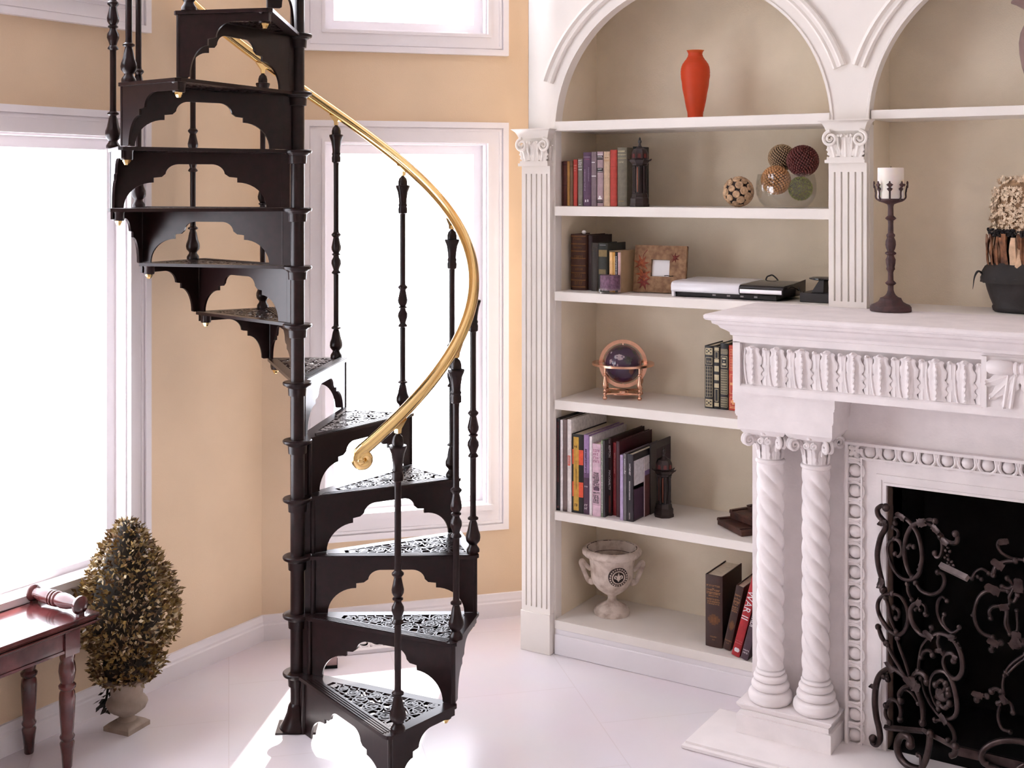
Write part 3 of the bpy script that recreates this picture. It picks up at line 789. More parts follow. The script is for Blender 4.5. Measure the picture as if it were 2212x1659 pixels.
# ------------------------------------------------------------------ wrought iron fire screen
PA = Vector((-1.066, 3.838, 0)); PB = Vector((-.858, 3.735, 0)); PD = (PB - PA).normalized(); PN = Vector((PD.y, -PD.x, 0))
fs_ = thing('fire_screen', 'black wrought iron folding fire screen of leafy scrolls before the hearth opening', 'fire screen', (CF, 3.72, HZ + .001))
OS = Vector((CF, 3.72, HZ))
def on_wing(u, v, d=0): return at_plane(u, v, PA + PN * d, PN) - OS
def on_mid(u, v, d=0): return at_y(u, v, 3.735 - d) - OS
WING = [
 ([(1914,1097),(1905,1093),(1896,1100),(1897,1112),(1905,1122),(1912,1130),(1913,1142),(1903,1160),(1896,1190),(1896,1212),(1900,1235),(1906,1258),(1908,1275)], 6.5),
 ([(1934,1131),(1934,1119),(1948,1117),(1966,1130),(1981,1152),(1989,1178),(1992,1203),(1989,1222),(1985,1240),(1970,1253),(1950,1250),(1932,1232),(1921,1205),(1918,1182),(1926,1167),(1938,1166),(1947,1178),(1948,1194),(1941,1203),(1934,1197)], 4.5),
 ([(2020,1196),(2023,1204),(2032,1201),(2036,1180),(2030,1155),(2014,1136),(1992,1129),(1971,1137),(1958,1160),(1954,1192),(1957,1218),(1964,1238),(1971,1248)], 5),
 ([(1962,1183),(1966,1178),(1974,1182)], 4), ([(2020,1127),(2008,1124),(1994,1128)], 5),
 ([(2032,1160),(2044,1169),(2056,1174),(2066,1172),(2068,1162),(2064,1154)], 5.5),
 ([(1978,1260),(1990,1277),(2010,1285),(2029,1279),(2040,1260),(2037,1242),(2026,1237)], 4.5),
 ([(1930,1140),(1940,1148),(1940,1158),(1932,1165)], 4),
 ([(1928,1283),(1946,1290),(1958,1310),(1962,1335),(1956,1360),(1942,1372),(1926,1366),(1912,1350),(1901,1332),(1896,1312),(1900,1295),(1912,1285),(1928,1283)], 5),
 ([(1913,1292),(1919,1310),(1924,1335),(1936,1366)], 4.5), ([(1932,1313),(1942,1320),(1943,1331),(1936,1336)], 4.5), ([(1897,1355),(1905,1378),(1914,1390)], 5),
 ([(1960,1262),(1962,1280),(1970,1297)], 4),
 ([(2000,1327),(1999,1311),(1987,1303),(1973,1308),(1967,1322),(1971,1345),(1985,1366),(2000,1374),(2010,1368),(2013,1356)], 5),
 ([(1978,1318),(1984,1312),(1988,1318)], 3.5),
 ([(2046,1299),(2036,1290),(2027,1299),(2025,1318),(2031,1340),(2043,1357),(2057,1367),(2068,1363),(2072,1356)], 4),
 ([(2040,1328),(2037,1340),(2045,1358),(2062,1376)], 3.5),
 ([(1984,1450),(1985,1430),(1992,1398),(2008,1378),(2030,1369),(2053,1377),(2070,1398),(2079,1428),(2077,1455),(2064,1467),(2048,1456),(2038,1434),(2042,1416),(2054,1411),(2063,1419),(2060,1428)], 5),
 ([(1990,1420),(1998,1407),(2009,1406),(2015,1416)], 5), ([(2028,1374),(2026,1390),(2032,1406),(2038,1412)], 4.5),
 ([(1938,1380),(1942,1396),(1955,1430),(1966,1465),(1974,1480)], 4), ([(1918,1395),(1926,1412),(1945,1445),(1962,1472),(1972,1482)], 4),
 ([(1972,1482),(1958,1466),(1940,1450),(1922,1445),(1903,1456),(1893,1480),(1890,1515),(1893,1548),(1899,1575),(1901,1598),(1893,1610),(1884,1604),(1886,1597)], 7),
 ([(1910,1462),(1918,1460),(1918,1468)], 5),
 ([(1970,1476),(1976,1457),(1990,1453),(2001,1463),(2003,1474)], 6), ([(1990,1466),(1999,1500),(2014,1528),(2034,1549),(2054,1553),(2066,1541),(2066,1510),(2056,1472),(2041,1452),(2023,1452),(2012,1466),(2010,1490),(2017,1514),(2028,1532)], 4.5),
 ([(2022,1480),(2034,1470),(2044,1482),(2036,1496),(2026,1490),(2028,1508),(2042,1512),(2050,1500)], 6), ([(2050,1490),(2044,1478)], 6), ([(2030,1520),(2042,1530),(2052,1520)], 6),
 ([(1974,1480),(1985,1502),(1993,1530),(1993,1562)], 6), ([(1970,1482),(1954,1486),(1943,1500),(1946,1514)], 6), ([(1958,1490),(1972,1500),(1984,1520)], 4),
 ([(1914,1525),(1925,1512),(1940,1518),(1946,1535),(1944,1555)], 5), ([(1914,1525),(1913,1545),(1922,1562)], 4.5),
 ([(2020,1556),(2044,1560),(2058,1578),(2062,1598),(2054,1606),(2048,1600)], 4.5),
]
MID = [
 ([(2174,1170),(2161,1168),(2155,1178),(2163,1194),(2186,1207),(2214,1211)], 4.5), ([(2145,1242),(2152,1224),(2172,1214),(2194,1212)], 6), ([(2176,1250),(2184,1258),(2188,1266),(2178,1272),(2165,1268)], 5),
 ([(2178,1277),(2142,1275),(2119,1285),(2107,1310),(2106,1340),(2119,1366),(2145,1378)], 5.5), ([(2140,1336),(2137,1322),(2146,1311),(2164,1311),(2174,1322),(2172,1350),(2182,1370)], 5),
 ([(2182,1300),(2176,1320),(2178,1352),(2186,1370),(2198,1360),(2196,1320)], 4), ([(2190,1270),(2180,1292),(2190,1300),(2198,1285)], 5),
 ([(2142,1404),(2148,1391),(2162,1389)], 6), ([(2172,1452),(2188,1432),(2214,1414)], 4), ([(2170,1460),(2166,1480),(2168,1500)], 4), ([(2176,1456),(2196,1436),(2214,1424)], 4),
 ([(2110,1512),(2116,1502),(2132,1504)], 6), ([(2142,1494),(2150,1488),(2162,1494)], 6), ([(2160,1522),(2156,1550),(2164,1574),(2182,1582)], 4.5), ([(2156,1520),(2170,1512),(2184,1522),(2188,1540)], 5),
 ([(2100,1250),(2108,1236),(2122,1230),(2136,1240)], 4.5), ([(2112,1246),(2120,1252)], 4), ([(2196,1380),(2188,1392),(2198,1398),(2210,1388)], 7), ([(2110,1300),(2100,1330)], 3),
]
def mirrored(b):
    b.v = [(-x, y, z) for x, y, z in b.v]; return b
for side in (0, 1):
    M_ = mirrored if side else (lambda b: b)
    b = MB()
    for pts, r in WING:
        p = smooth_path([on_wing(u, v, .002 * (i % 2)) for i, (u, v) in enumerate(pts)], 5); q = scale_at(p[0] + OS) * r * 1.15
        n = len(p); b.tube(p, [q * (.72 + .28 * math.sin(PI * min(1, (k + 1) / n))) for k in range(n)], 8, flat=.8)
        for e in (p[0], p[-1]): b.sphere(e, q * 1.25, 8, 6)
    for u, v, r in ((1987, 1222, 6), (1985, 1232, 7), (1905, 1258, 8), (1940, 1378, 8), (1904, 1122, 8), (1893, 1484, 7), (2070, 1390, 4), (2075, 1400, 4), (2060, 1380, 4)):
        p = on_wing(u, v, .002); b.sphere(p, scale_at(p + OS) * r * .7, 10, 7)
    for (u, v, a, L) in ((1990, 1130, 20, 30), (2020, 1142, -30, 26), (2040, 1170, -20, 24), (1950, 1118, 160, 24), (1912, 1130, 200, 22), (1905, 1255, 250, 26), (1985, 1303, 60, 22), (2010, 1376, 150, 26), (2055, 1378, 10, 24), (1975, 1482, 110, 34), (1980, 1486, 60, 30), (1968, 1478, 150, 28), (1925, 1446, 130, 26), (2036, 1550, -40, 26), (2063, 1420, 0, 18), (2032, 1406, 200, 18), (1893, 1484, 190, 20), (2030, 1500, 80, 26), (2036, 1505, 200, 24)):
        p = on_wing(u, v, .006); s_ = scale_at(p + OS); d = PD * math.cos(R_(a)) + Vector((0, 0, math.sin(R_(a))))
        leaf(b, p - d * (L * s_ * .3), d.cross(PN), d, PN, L * s_ * .62, L * s_, .010, lobes=3, nu=4, nv=7)
    M_(b).build('scrollwork_wing', M_iron2, fs_, angle=50)
    b = MB()
    for (u0, v0), (u1, v1), r in (((1912, 1572), (1994, 1580), 6), ((1993, 1578), (2064, 1616), 6)):
        a, c = on_wing(u0, v0), on_wing(u1, v1); b.tube([a, c], scale_at(a + OS) * r, 4)
    M_(b).build('bottom_rail', M_iron2, fs_, angle=30)
    b = MB()
    a, c = on_wing(2032, 1222, .012), on_wing(2090, 1250, .012)
    b.tube([a, c], .011, 4); M_(b).build('candle_ledge', mat('rusted_iron', (.13, .10, .095), .5, var=.3) if not side else bpy.data.materials['rusted_iron'], fs_, angle=30)
    b = MB()
    for u, v in ((2048,1183),(2043,1190),(2052,1192),(2047,1200),(2042,1205),(2049,1209),(2048,1217),(2056,1215),(2052,1222),(2060,1222),(2046,1226)):
        b.sphere(on_wing(u, v, .006), .0052, 8, 6)
    M_(b).build('grape_cluster', M_iron2, fs_)
    b = MB()
    for pts, r in (([(1966,1608),(1966,1596),(1955,1588),(1944,1592),(1938,1612),(1944,1634),(1958,1650),(1976,1659),(1994,1662)], 8.5), ([(2009,1584),(2007,1610),(2000,1640),(1990,1660)], 7.5), ([(1983,1630),(1989,1634),(1990,1650)], 4.5), ([(2064,1612),(2062,1628),(2054,1632)], 7)):
        p = smooth_path([on_wing(u, v, .012) for u, v in pts], 5); q = scale_at(p[0] + OS) * r * .95
        b.tube(p, q, 10); b.sphere(p[0], q * 1.3, 10, 7)
    zmin = min(v[2] for v in b.v); b.v = [(x, y, z - zmin) for x, y, z in b.v]
    M_(b).build('scroll_foot', M_iron2, fs_, angle=50)
    b = MB()
    for pts, r in MID:
        p = smooth_path([on_mid(u, v, .002 * (i % 2)) for i, (u, v) in enumerate(pts)], 5); q = scale_at(p[0] + OS) * r * 1.0
        b.tube(p, q, 8, flat=.8)
        for e in (p[0], p[-1]): b.sphere(e, q * 1.25, 8, 6)
    for (u, v, a, L) in ((2150, 1276, 160, 34), (2172, 1170, 200, 22), (2150, 1390, 160, 26), (2196, 1385, 90, 36), (2190, 1392, 40, 30), (2116, 1502, 170, 24), (2166, 1312, 20, 24), (2160, 1222, 150, 30), (2200, 1270, 90, 34), (2170, 1514, 120, 24)):
        p = on_mid(u, v, .006); s_ = scale_at(p + OS); d = Vector((math.cos(R_(a)), 0, math.sin(R_(a))))
        leaf(b, p - d * (L * s_ * .3), Vector((d.z, 0, -d.x)), d, (0, -1, 0), L * s_ * .62, L * s_, .010, lobes=3, nu=4, nv=7)
    M_(b).build('scrollwork_centre', M_iron2, fs_, angle=50)
    b = MB()
    for pts, r in (([(2222,1606),(2190,1601),(2160,1602),(2135,1612),(2120,1630),(2125,1648),(2136,1652)], 9), ([(2130,1655),(2150,1662),(2170,1672),(2176,1690)], 10), ([(2214,1652),(2200,1660),(2192,1680)], 7)):
        p = smooth_path([on_mid(u, v, .016) for u, v in pts], 5); q = scale_at(p[0] + OS) * r * .75; b.tube(p, q, 10)
    dz = -min(v[2] for v in b.v); 
    b.v = [(x, y, z + dz) for x, y, z in b.v] if dz > 0 else b.v
    M_(b).build('scroll_foot', M_iron2, fs_, angle=50)
b = MB(); a = on_mid(2064, 1614); b.box(a.x, -a.x, a.y - .006, a.y + .006, a.z - .022, a.z + .004); b.build('bottom_rail', M_iron2, fs_)
# ------------------------------------------------------------------ books
rb = random.Random(11)
EP = .0008     # things stand a hair above what carries them
def glyphs(b, x0, x1, z, h, y, rnd):
    """a line of small letter-like strokes on a spine"""
    x = x0
    while x < x1 - h * .3:
        w = h * rnd.uniform(.35, .75); w = min(w, x1 - x)
        k = rnd.randrange(4); s = h * .2
        if k == 0: b.box(x, x + s, y, y + .0006, z, z + h); b.box(x, x + w, y, y + .0006, z + h - s, z + h)
        elif k == 1: b.box(x, x + s, y, y + .0006, z, z + h); b.box(x, x + w, y, y + .0006, z, z + s); b.box(x + w - s, x + w, y, y + .0006, z, z + h)
        elif k == 2: b.box(x, x + w, y, y + .0006, z, z + s); b.box(x, x + w, y, y + .0006, z + h - s, z + h); b.box(x + w / 2 - s / 2, x + w / 2 + s / 2, y, y + .0006, z, z + h)
        else: b.box(x, x + s, y, y + .0006, z, z + h); b.box(x, x + w, y, y + .0006, z + h * .4, z + h * .4 + s)
        x += w + h * .25
def book(label, x, y, z, t, h, d, col, decos=(), group=None, lean=0.0, rz=0.0, name='book', round_=.12, rough=.6, page=None, yaw_pivot=None):
    o = thing(name, label, 'book', (x, y, z + EP + t * math.sin(R_(max(lean, 0)))), rz, group)
    if lean: o.rotation_euler = (0, R_(lean), rz)
    bt = min(.003, t * .18); r = t * round_
    b = MB()
    n = 6
    sp = [(t / 2 - (t / 2) * math.cos(PI * i / n), r - r * math.sin(PI * i / n)) for i in range(n + 1)]
    inner = [(t - bt, r + bt * .6), (bt, r + bt * .6)]
    outer = [(0, d)] + sp + [(t, d), (t - bt, d)] + inner + [(bt, d)]
    b.prism(outer, lambda a, c, e: (a, c, e), 0, h)
    b.build('cover', cloth(col, rough), o, angle=40)
    b = MB(); b.box(bt + .0002, t - bt - .0002, r + bt * .6 + .0003, d - .005, .003, h - .004); b.build('page_block', page or M_page, o)
    groups = {}
    for q in decos:
        kind = q[0]
        if kind == 'bar':         # ('bar', z0, z1, colour, x0, x1) as fractions
            _, z0, z1, c = q[:4]; a0, a1 = (q[4], q[5]) if len(q) > 4 else (.04, .96)
            key = ('spine_band', c); b = groups.setdefault(key, MB())
            pr = [(a0 + (a1 - a0) * i / 6) * t for i in range(7)]
            f = lambda xx: r - r * math.sqrt(max(0, 1 - ((xx - t / 2) / (t / 2)) ** 2)) - .0006
            b.loft([[(xx, f(xx), zz) for xx in pr] for zz in (z0 * h, z1 * h)], close=False)
        elif kind == 'glyph':     # ('glyph', z, height_m, colour, x0, x1)
            _, zf, gh, c, a0, a1 = q; key = ('spine_lettering', c); b = groups.setdefault(key, MB()); glyphs(b, a0 * t, a1 * t, zf * h, gh, -.0009, rb)
        elif kind == 'vglyph':    # ('vglyph', z0, z1, height_m, colour, x): a line of strokes running down the spine
            _, z0, z1, gh, c, xf = q; key = ('spine_lettering', c); b = groups.setdefault(key, MB()); n0 = len(b.v)
            glyphs(b, 0, (z1 - z0) * h, 0, gh, 0, rb)
            b.v[n0:] = [(xf * t + zz, yy - .0011, z1 * h - xx) for xx, yy, zz in b.v[n0:]]
        elif kind in ('vtext', 'htext'):   # (kind, string, centre z, height_m, colour, centre x)
            _, s, zf, gh, c, xf = q; vs, fs, w = text_mesh(s); key = ('spine_title', c); b = groups.setdefault(key, MB())
            if kind == 'vtext': b.add([(xf * t + py * gh, -.001, zf * h - px * gh) for px, py, _z in vs], fs)
            else: b.add([(xf * t + px * gh, -.001, zf * h + py * gh) for px, py, _z in vs], fs)
        elif kind == 'cover':     # ('cover', z0, z1, y0, y1, colour) on the right board
            _, z0, z1, y0, y1, c = q; key = ('jacket_panel', c); b = groups.setdefault(key, MB())
            b.box(t, t + .0006, r + y0 * (d - r), r + y1 * (d - r), z0 * h, z1 * h)
        elif kind == 'ctext':     # text on the right board, ('ctext', s, z, height, colour, yfrac)
            _, s, zf, gh, c, yf = q; vs, fs, w = text_mesh(s); key = ('jacket_title', c); b = groups.setdefault(key, MB())
            b.add([(t + .0011, yf * d + px * gh, zf * h + py * gh) for px, py, _z in vs], fs)
    for (nm, c), b in groups.items():
        b.build(nm, M_gilt if c == 'gilt' else (M_white if c == 'white' else cloth(c)), o, merge=False)
    return o

G1 = 'small old hardbacks on the second shelf down'
OLD = [  # u0, u1, vtop, depth, colour, decos, label
 (1213.2, 1215.8, 350, .105, srgb(82, 48, 36), (), 'very thin dark brown book, leftmost on the second shelf down'),
 (1216.2, 1224.6, 349, .11, srgb(84, 40, 34), [('bar', .90, .93, srgb(60, 26, 24)), ('bar', .45, .47, srgb(60, 26, 24))], 'thin maroon brown book second from the left on the second shelf down'),
 (1225.0, 1230.4, 349.5, .11, srgb(176, 130, 66), (), 'thin golden yellow book among the old small hardbacks'),
 (1230.8, 1237.4, 348.5, .11, srgb(112, 84, 62), [('bar', .86, .90, srgb(90, 66, 46))], 'thin dull tan brown book between a golden book and a small red one'),
 (1238.4, 1246.8, 345.5, .115, srgb(178, 58, 48), [('glyph', .86, .004, srgb(215, 150, 130), .15, .85), ('glyph', .80, .004, srgb(215, 150, 130), .2, .8), ('glyph', .75, .003, srgb(215, 150, 130), .2, .8)], 'small red hardback, the shorter of two red books on the second shelf down'),
 (1248.2, 1258.2, 344, .115, srgb(120, 116, 106), [('glyph', .945, .0045, 'white', .1, .9), ('glyph', .90, .0045, 'white', .1, .9), ('glyph', .86, .0045, 'white', .1, .9), ('glyph', .82, .0035, 'white', .1, .9), ('glyph', .76, .004, 'white', .15, .9), ('glyph', .02, .004, 'white', .3, .8)], 'small grey green hardback with white lettering beside a purple book'),
 (1258.8, 1276.4, 329.8, .125, srgb(88, 62, 88), [('bar', .905, .915, srgb(168, 140, 160), .06, .9), ('glyph', .86, .004, srgb(160, 90, 120), .3, .85), ('vglyph', .28, .68, .0042, srgb(176, 160, 180), .22), ('vglyph', .45, .72, .0036, srgb(176, 160, 180), .70), ('bar', .075, .12, srgb(214, 206, 214), .28, .44), ('bar', .078, .123, srgb(206, 198, 208), .56, .72)], 'purple hardback with two upright lines of lettering on the second shelf down'),
 (1276.8, 1288.2, 328.6, .125, srgb(122, 106, 112), [('bar', .80, .813, 'white', .1, .75), ('bar', .545, .56, 'white', .08, .95)], 'mauve grey hardback with two thin white lines on its spine'),
 (1289.4, 1302.8, 328, .125, srgb(166, 142, 148), [('bar', .945, .955, 'white'), ('bar', .89, .925, srgb(30, 26, 28)), ('glyph', .90, .004, 'white', .15, .85), ('bar', .85, .88, srgb(40, 36, 38)), ('bar', .62, .70, srgb(26, 24, 26)), ('glyph', .665, .005, 'white', .2, .85), ('bar', .632, .64, 'white', .1, .9), ('bar', .13, .155, 'white', .2, .8), ('bar', .155, .19, 'white', .35, .62), ('bar', .10, .115, srgb(34, 28, 32)), ('bar', .06, .09, srgb(46, 40, 44))], 'pale pink grey hardback with black and white spine bands'),
 (1303.8, 1316.8, 328, .125, srgb(196, 170, 142), [('glyph', .88, .003, srgb(160, 120, 70), .2, .9), ('bar', .84, .85, srgb(170, 130, 80)), ('bar', .82, .825, srgb(170, 130, 80))], 'plain beige hardback left of the tall red book'),
 (1317.6, 1332.0, 324, .13, srgb(176, 60, 48), [('bar', .70, .71, srgb(150, 50, 40))], 'taller red hardback between a beige and an olive grey book'),
 (1332.8, 1353.6, 318.8, .135, srgb(112, 106, 90), [('bar', .925, .94, srgb(200, 190, 150), .08, .8), ('glyph', .935, .004, srgb(214, 206, 170), .1, .85), ('bar', .88, .886, srgb(190, 180, 130)), ('glyph', .865, .0045, srgb(214, 206, 170), .08, .9), ('bar', .815, .822, srgb(190, 180, 130)), ('glyph', .74, .005, srgb(206, 200, 166), .2, .75), ('glyph', .08, .004, srgb(190, 170, 110), .2, .8)], 'thick olive grey hardback with cream title lines at the top'),
 (1354.2, 1372.0, 317.0, .105, srgb(26, 38, 34), [('bar', .90, .905, srgb(50, 70, 60))], 'tall blackish green hardback beside the dark pavilion bookend on the second shelf down'),
]
yb = 4.095
for (u0, u1, vt, d, c, de, lab) in OLD:
    yb = 4.150 if u0 > 1354 else 4.095
    x0 = at_y(u0, 445, yb).x + (.024 if u0 > 1354 else 0); x1 = at_y(u1, 445, yb).x + (.024 if u0 > 1354 else 0); s = scale_at((x0, yb, 1.7))
    if u0 > 1354: x1 = x0 + .017
    book(lab, x0, yb, 1.705, (x1 - x0) - .0006, (446 - vt) * s, d, c, de, G1)

# ------------------------------------------------------------------ dark pavilion-shaped bookends
M_rosew = mat('rosewood_red', srgb(96, 34, 34), .3, var=.3, scale=30)
M_ember = mat('copper_trim', srgb(150, 90, 70), .35, metal=.6, var=.2)
def pavilion(loc_, label, s=1.0, rz=0.0):
    o = thing('pavilion_bookend', label, 'bookend', loc_, rz, 'dark pavilion bookends')
    o.scale = (s, s, s)
    b = MB(); b.lathe([(.038, 0), (.038, .010), (.036, .012), (.036, .030), (.032, .034), (.030, .046), (.027, .050)], 8); b.build('stepped_base', M_darkwood, o, angle=25)
    b = MB(); b.lathe([(.018, .05), (.018, .150)], 8); b.build('core', M_darkwood, o, angle=25)
    for k in range(8):
        a = 2 * PI * (k + .5) / 8
        b = MB(); b.lathe([(.0045, .05), (.0045, .056), (.003, .060), (.0034, .10), (.003, .14), (.0045, .144), (.0045, .150)], 8, (.0235 * math.cos(a), .0235 * math.sin(a), 0)); b.build('column', M_darkwood, o)
        if k % 2 == 0:
            a = 2 * PI * k / 8; b = MB(); b.lathe([(.0022, .055), (.0022, .146)], 6, (.0185 * math.cos(a), .0185 * math.sin(a), 0)); b.build('copper_rod', M_ember, o)
    b = MB(); b.lathe([(.024, .150), (.030, .153), (.030, .158), (.038, .166), (.042, .172), (.036, .174), (.031, .178), (.031, .196), (.029, .204), (.026, .208), (.025, .212), (.018, .215)], 8)
    for k in range(8):
        a = 2 * PI * k / 8; p = Vector((.040 * math.cos(a), .040 * math.sin(a), .170)); b.tube([p, p * 1.0 + Vector((.007 * math.cos(a), .007 * math.sin(a), .006))], [.003, .001], 6)
    b.build('eaves_and_drum', M_darkwood, o, angle=25)
    for k in range(8):
        a = 2 * PI * (k + .5) / 8; b = MB(); c = Vector((.0292 * math.cos(a), .0292 * math.sin(a), .187)); t_ = Vector((-math.sin(a), math.cos(a), 0)); nn = Vector((math.cos(a), math.sin(a), 0))
        b.loft([[c - t_ * .006 + nn * q + Vector((0, 0, -.007)), c + t_ * .006 + nn * q + Vector((0, 0, -.007)), c + t_ * .005 + nn * q + Vector((0, 0, .008)), c - t_ * .005 + nn * q + Vector((0, 0, .008))] for q in (-.002, .0006)]); b.build('drum_pane', M_rosew, o)
    b = MB(); b.lathe([(.018, .213), (.012, .219), (.006, .224), (.004, .232), (.007, .238), (.007, .243), (.003, .248), (.004, .252), (0, .258)], 10); b.build('finial', M_darkwood, o)
    return o
p = at_y(1382, 446, 4.096)
pavilion((p.x, 4.096, 1.705 + EP), 'dark pavilion bookend after the old hardbacks on the second shelf down')
# ------------------------------------------------------------------ third shelf down: old volumes, candle, frame, electronics
s3 = 1.381
def ux(u, v, y): return at_y(u, v, y).x
yb = 4.135
x0, x1 = ux(1229, 625, yb), ux(1264, 625, yb); sc_ = scale_at((x0, yb, 1.4))
GL = srgb(126, 84, 44)
book('thick brown leather volume with raised bands and gilt tooling on the third shelf down', x0, yb, s3, x1 - x0, (625.5 - 505.6) * sc_, .165, srgb(70, 40, 27),
     [('bar', z, z + .018, GL) for z in (.05, .17, .30, .43, .56, .69, .82, .955)] + [('glyph', .90, .008, GL, .3, .8), ('glyph', .58, .009, GL, .35, .85), ('glyph', .23, .012, GL, .35, .85), ('glyph', .10, .012, GL, .35, .85), ('glyph', .75, .006, GL, .3, .8), ('glyph', .36, .008, GL, .4, .85)], 'old volumes on the third shelf down', round_=.22)
bd = MB(); bd.sphere((0, 0, .0075), .0075, 12, 8, (1.3, 1.1, 1)); o = bd.build('pebble', mat('white_pebble', (.84, .83, .85), .4, var=.03)); o.location = (x1 - .016, yb + .02, s3 + (625.5 - 505.6) * sc_ + EP * 2 - .0)
tag(o, 'small white pebble lying on top of the brown leather volume', 'pebble')
x2, x3 = ux(1275, 625, yb + .0), ux(1294.5, 625, yb)
book('slim dark maroon volume pressed against the brown leather one', x1 + .0008, yb + .02, s3, x2 - x1 - .001, (625 - 507) * sc_, .16, srgb(46, 27, 28), (), 'old volumes on the third shelf down', round_=.2)
book('faded blackish brown volume left of the one with tan spine labels', x2 + .0005, yb, s3, x3 - x2 - .001, (625 - 522.5) * sc_, .15, srgb(52, 44, 38), [('glyph', .88, .007, srgb(84, 72, 56), .2, .8), ('glyph', .82, .007, srgb(84, 72, 56), .2, .8)], 'old volumes on the third shelf down', round_=.2)
x4 = ux(1312.8, 625, yb - .015)
book('dark green volume with two tan spine labels behind the purple candle', x3 + .0004, yb - .015, s3, x4 - x3 - .0008, (627 - 524) * sc_, .15, srgb(44, 46, 40), [('bar', .72, .86, srgb(132, 112, 70), .1, .9), ('bar', .36, .46, srgb(120, 104, 70), .1, .8), ('bar', .955, .965, srgb(150, 150, 150), .2, .8)], 'old volumes on the third shelf down', round_=.16)
# slipcase of four slim books
ys = 4.105; xa, xb = ux(1316, 630, ys), ux(1341.8, 630, ys); w = xb - xa; h = (630 - 542.5) * sc_
o = thing('slipcase', 'pale card slipcase holding four slim books behind the purple candle', 'slipcase', (xa, ys, s3 + EP))
b = MB(); t = .0018
b.box(0, t, 0, .155, 0, h); b.box(w - t, w, 0, .155, 0, h); b.box(t, w - t, 0, .155, h - t, h); b.box(t, w - t, 0, .155, 0, t); b.box(t, w - t, .152, .155, t, h - t)
b.build('case', mat('kraft_board', srgb(168, 140, 108), .7, var=.06), o, merge=False)
q0 = xa + t + .0004; ww = (w - 2 * t - .0008) / 4
for k, (c, de, lab) in enumerate(((srgb(232, 190, 132), (), 'pale apricot slim book, leftmost in the slipcase'), (srgb(206, 150, 66), [('bar', .1, .9, srgb(236, 206, 140), .7, .95)], 'golden yellow slim book in the slipcase'),
                                (srgb(24, 24, 26), [('vglyph', .2, .9, .0045, 'white', .25)], 'black slim book with white lettering in the slipcase'), (srgb(206, 170, 166), (), 'pale pink slim book, rightmost in the slipcase'))):
    book(lab, q0 + ww * k, ys - .001, s3 + t + .0004, ww - .0004, h - 2 * t - .003, .150, c, de, 'slim books in the slipcase', round_=.1)
# candle in a glass dish
yc_ = 4.078; p = at_y(1318, 633, yc_); sc_c = scale_at((p.x, yc_, s3))
M_candle = mat('mottled_purple_wax', srgb(128, 92, 116), .6, var=.3, scale=90, bump=.4, bscale=140, col2=srgb(88, 60, 78))
o = thing('candle', 'squat mottled purple candle standing in a clear glass dish', 'candle', (p.x, yc_, s3 + EP + .0125))
b = MB(); R0 = 21.6 * sc_c; b.lathe([(R0 * .96, 0), (R0, .003), (R0, .052), (R0 * .97, .055), (R0 * .6, .0545), (0, .053)], 32); b.build('wax', M_candle, o)
b = MB(); b.tube([(0, 0, .052), (.001, 0, .060)], .0008, 6); b.build('wick', M_black, o)
b = MB(); R1 = 28.5 * sc_c; b.lathe([(R1 * .7, 0), (R1 * .95, .002), (R1, .007), (R1 * .95, .018), (R1 * .9, .020), (R1 * .86, .017), (R1 * .80, .0115), (0, .0115)], 32)
o = b.build('glass_dish', M_glass); o.location = (p.x, yc_, s3 + EP); tag(o, 'clear glass dish under the squat purple candle', 'dish')
# picture frame with dried leaves
yf = 4.165; p0 = at_y(1367, 631, yf); p1 = at_y(1476, 631, yf); sf = scale_at(p0); wF = (p1 - p0).x; hF = 101 * sf
M_bark = mat('mottled_bark_paper', srgb(160, 124, 90), .7, var=.25, scale=45, bump=.3, bscale=160, col2=srgb(118, 84, 58))
M_leafr = mat('dried_rust_leaf', srgb(172, 92, 52), .7, var=.3, scale=80, col2=srgb(120, 52, 36)); M_leafd = mat('dried_red_leaf', srgb(122, 48, 42), .7, var=.3, scale=80)
o = thing('picture_frame', 'square bark-brown photo frame decorated with dried maple leaves, with a blank white picture', 'picture frame', (p0.x, yf, s3 + .0035), R_(4))
o.rotation_euler = (R_(-8), 0, R_(3))
b = MB(); iw0, iw1, ih0, ih1 = .33 * wF, .69 * wF, .34 * hF, .70 * hF; d = .014
for a in ((0, iw0, 0, hF), (iw1, wF, 0, hF), (iw0, iw1, 0, ih0), (iw0, iw1, ih1, hF)): b.box(a[0], a[1], 0, d, a[2], a[3])
b.build('frame_board', M_bark, o, merge=False)
b = MB(); b.box(0, wF, d, d + .004, 0, hF * 1.0); b.build('backing', M_black, o)
b = MB(); b.box(iw0 + .001, iw1 - .001, d - .003, d - .001, ih0 + .001, ih1 - .001); b.build('blank_picture', M_white, o)
b = MB(); b.loft([[(wF * .45, d + .004, hF * .8), (wF * .65, d + .004, hF * .8), (wF * .65, d + .008, hF * .8), (wF * .45, d + .008, hF * .8)], [(wF * .4, d + .046, .030), (wF * .7, d + .046, .030), (wF * .7, d + .050, .030), (wF * .4, d + .050, .030)]]); b.build('easel_back', M_bark, o)
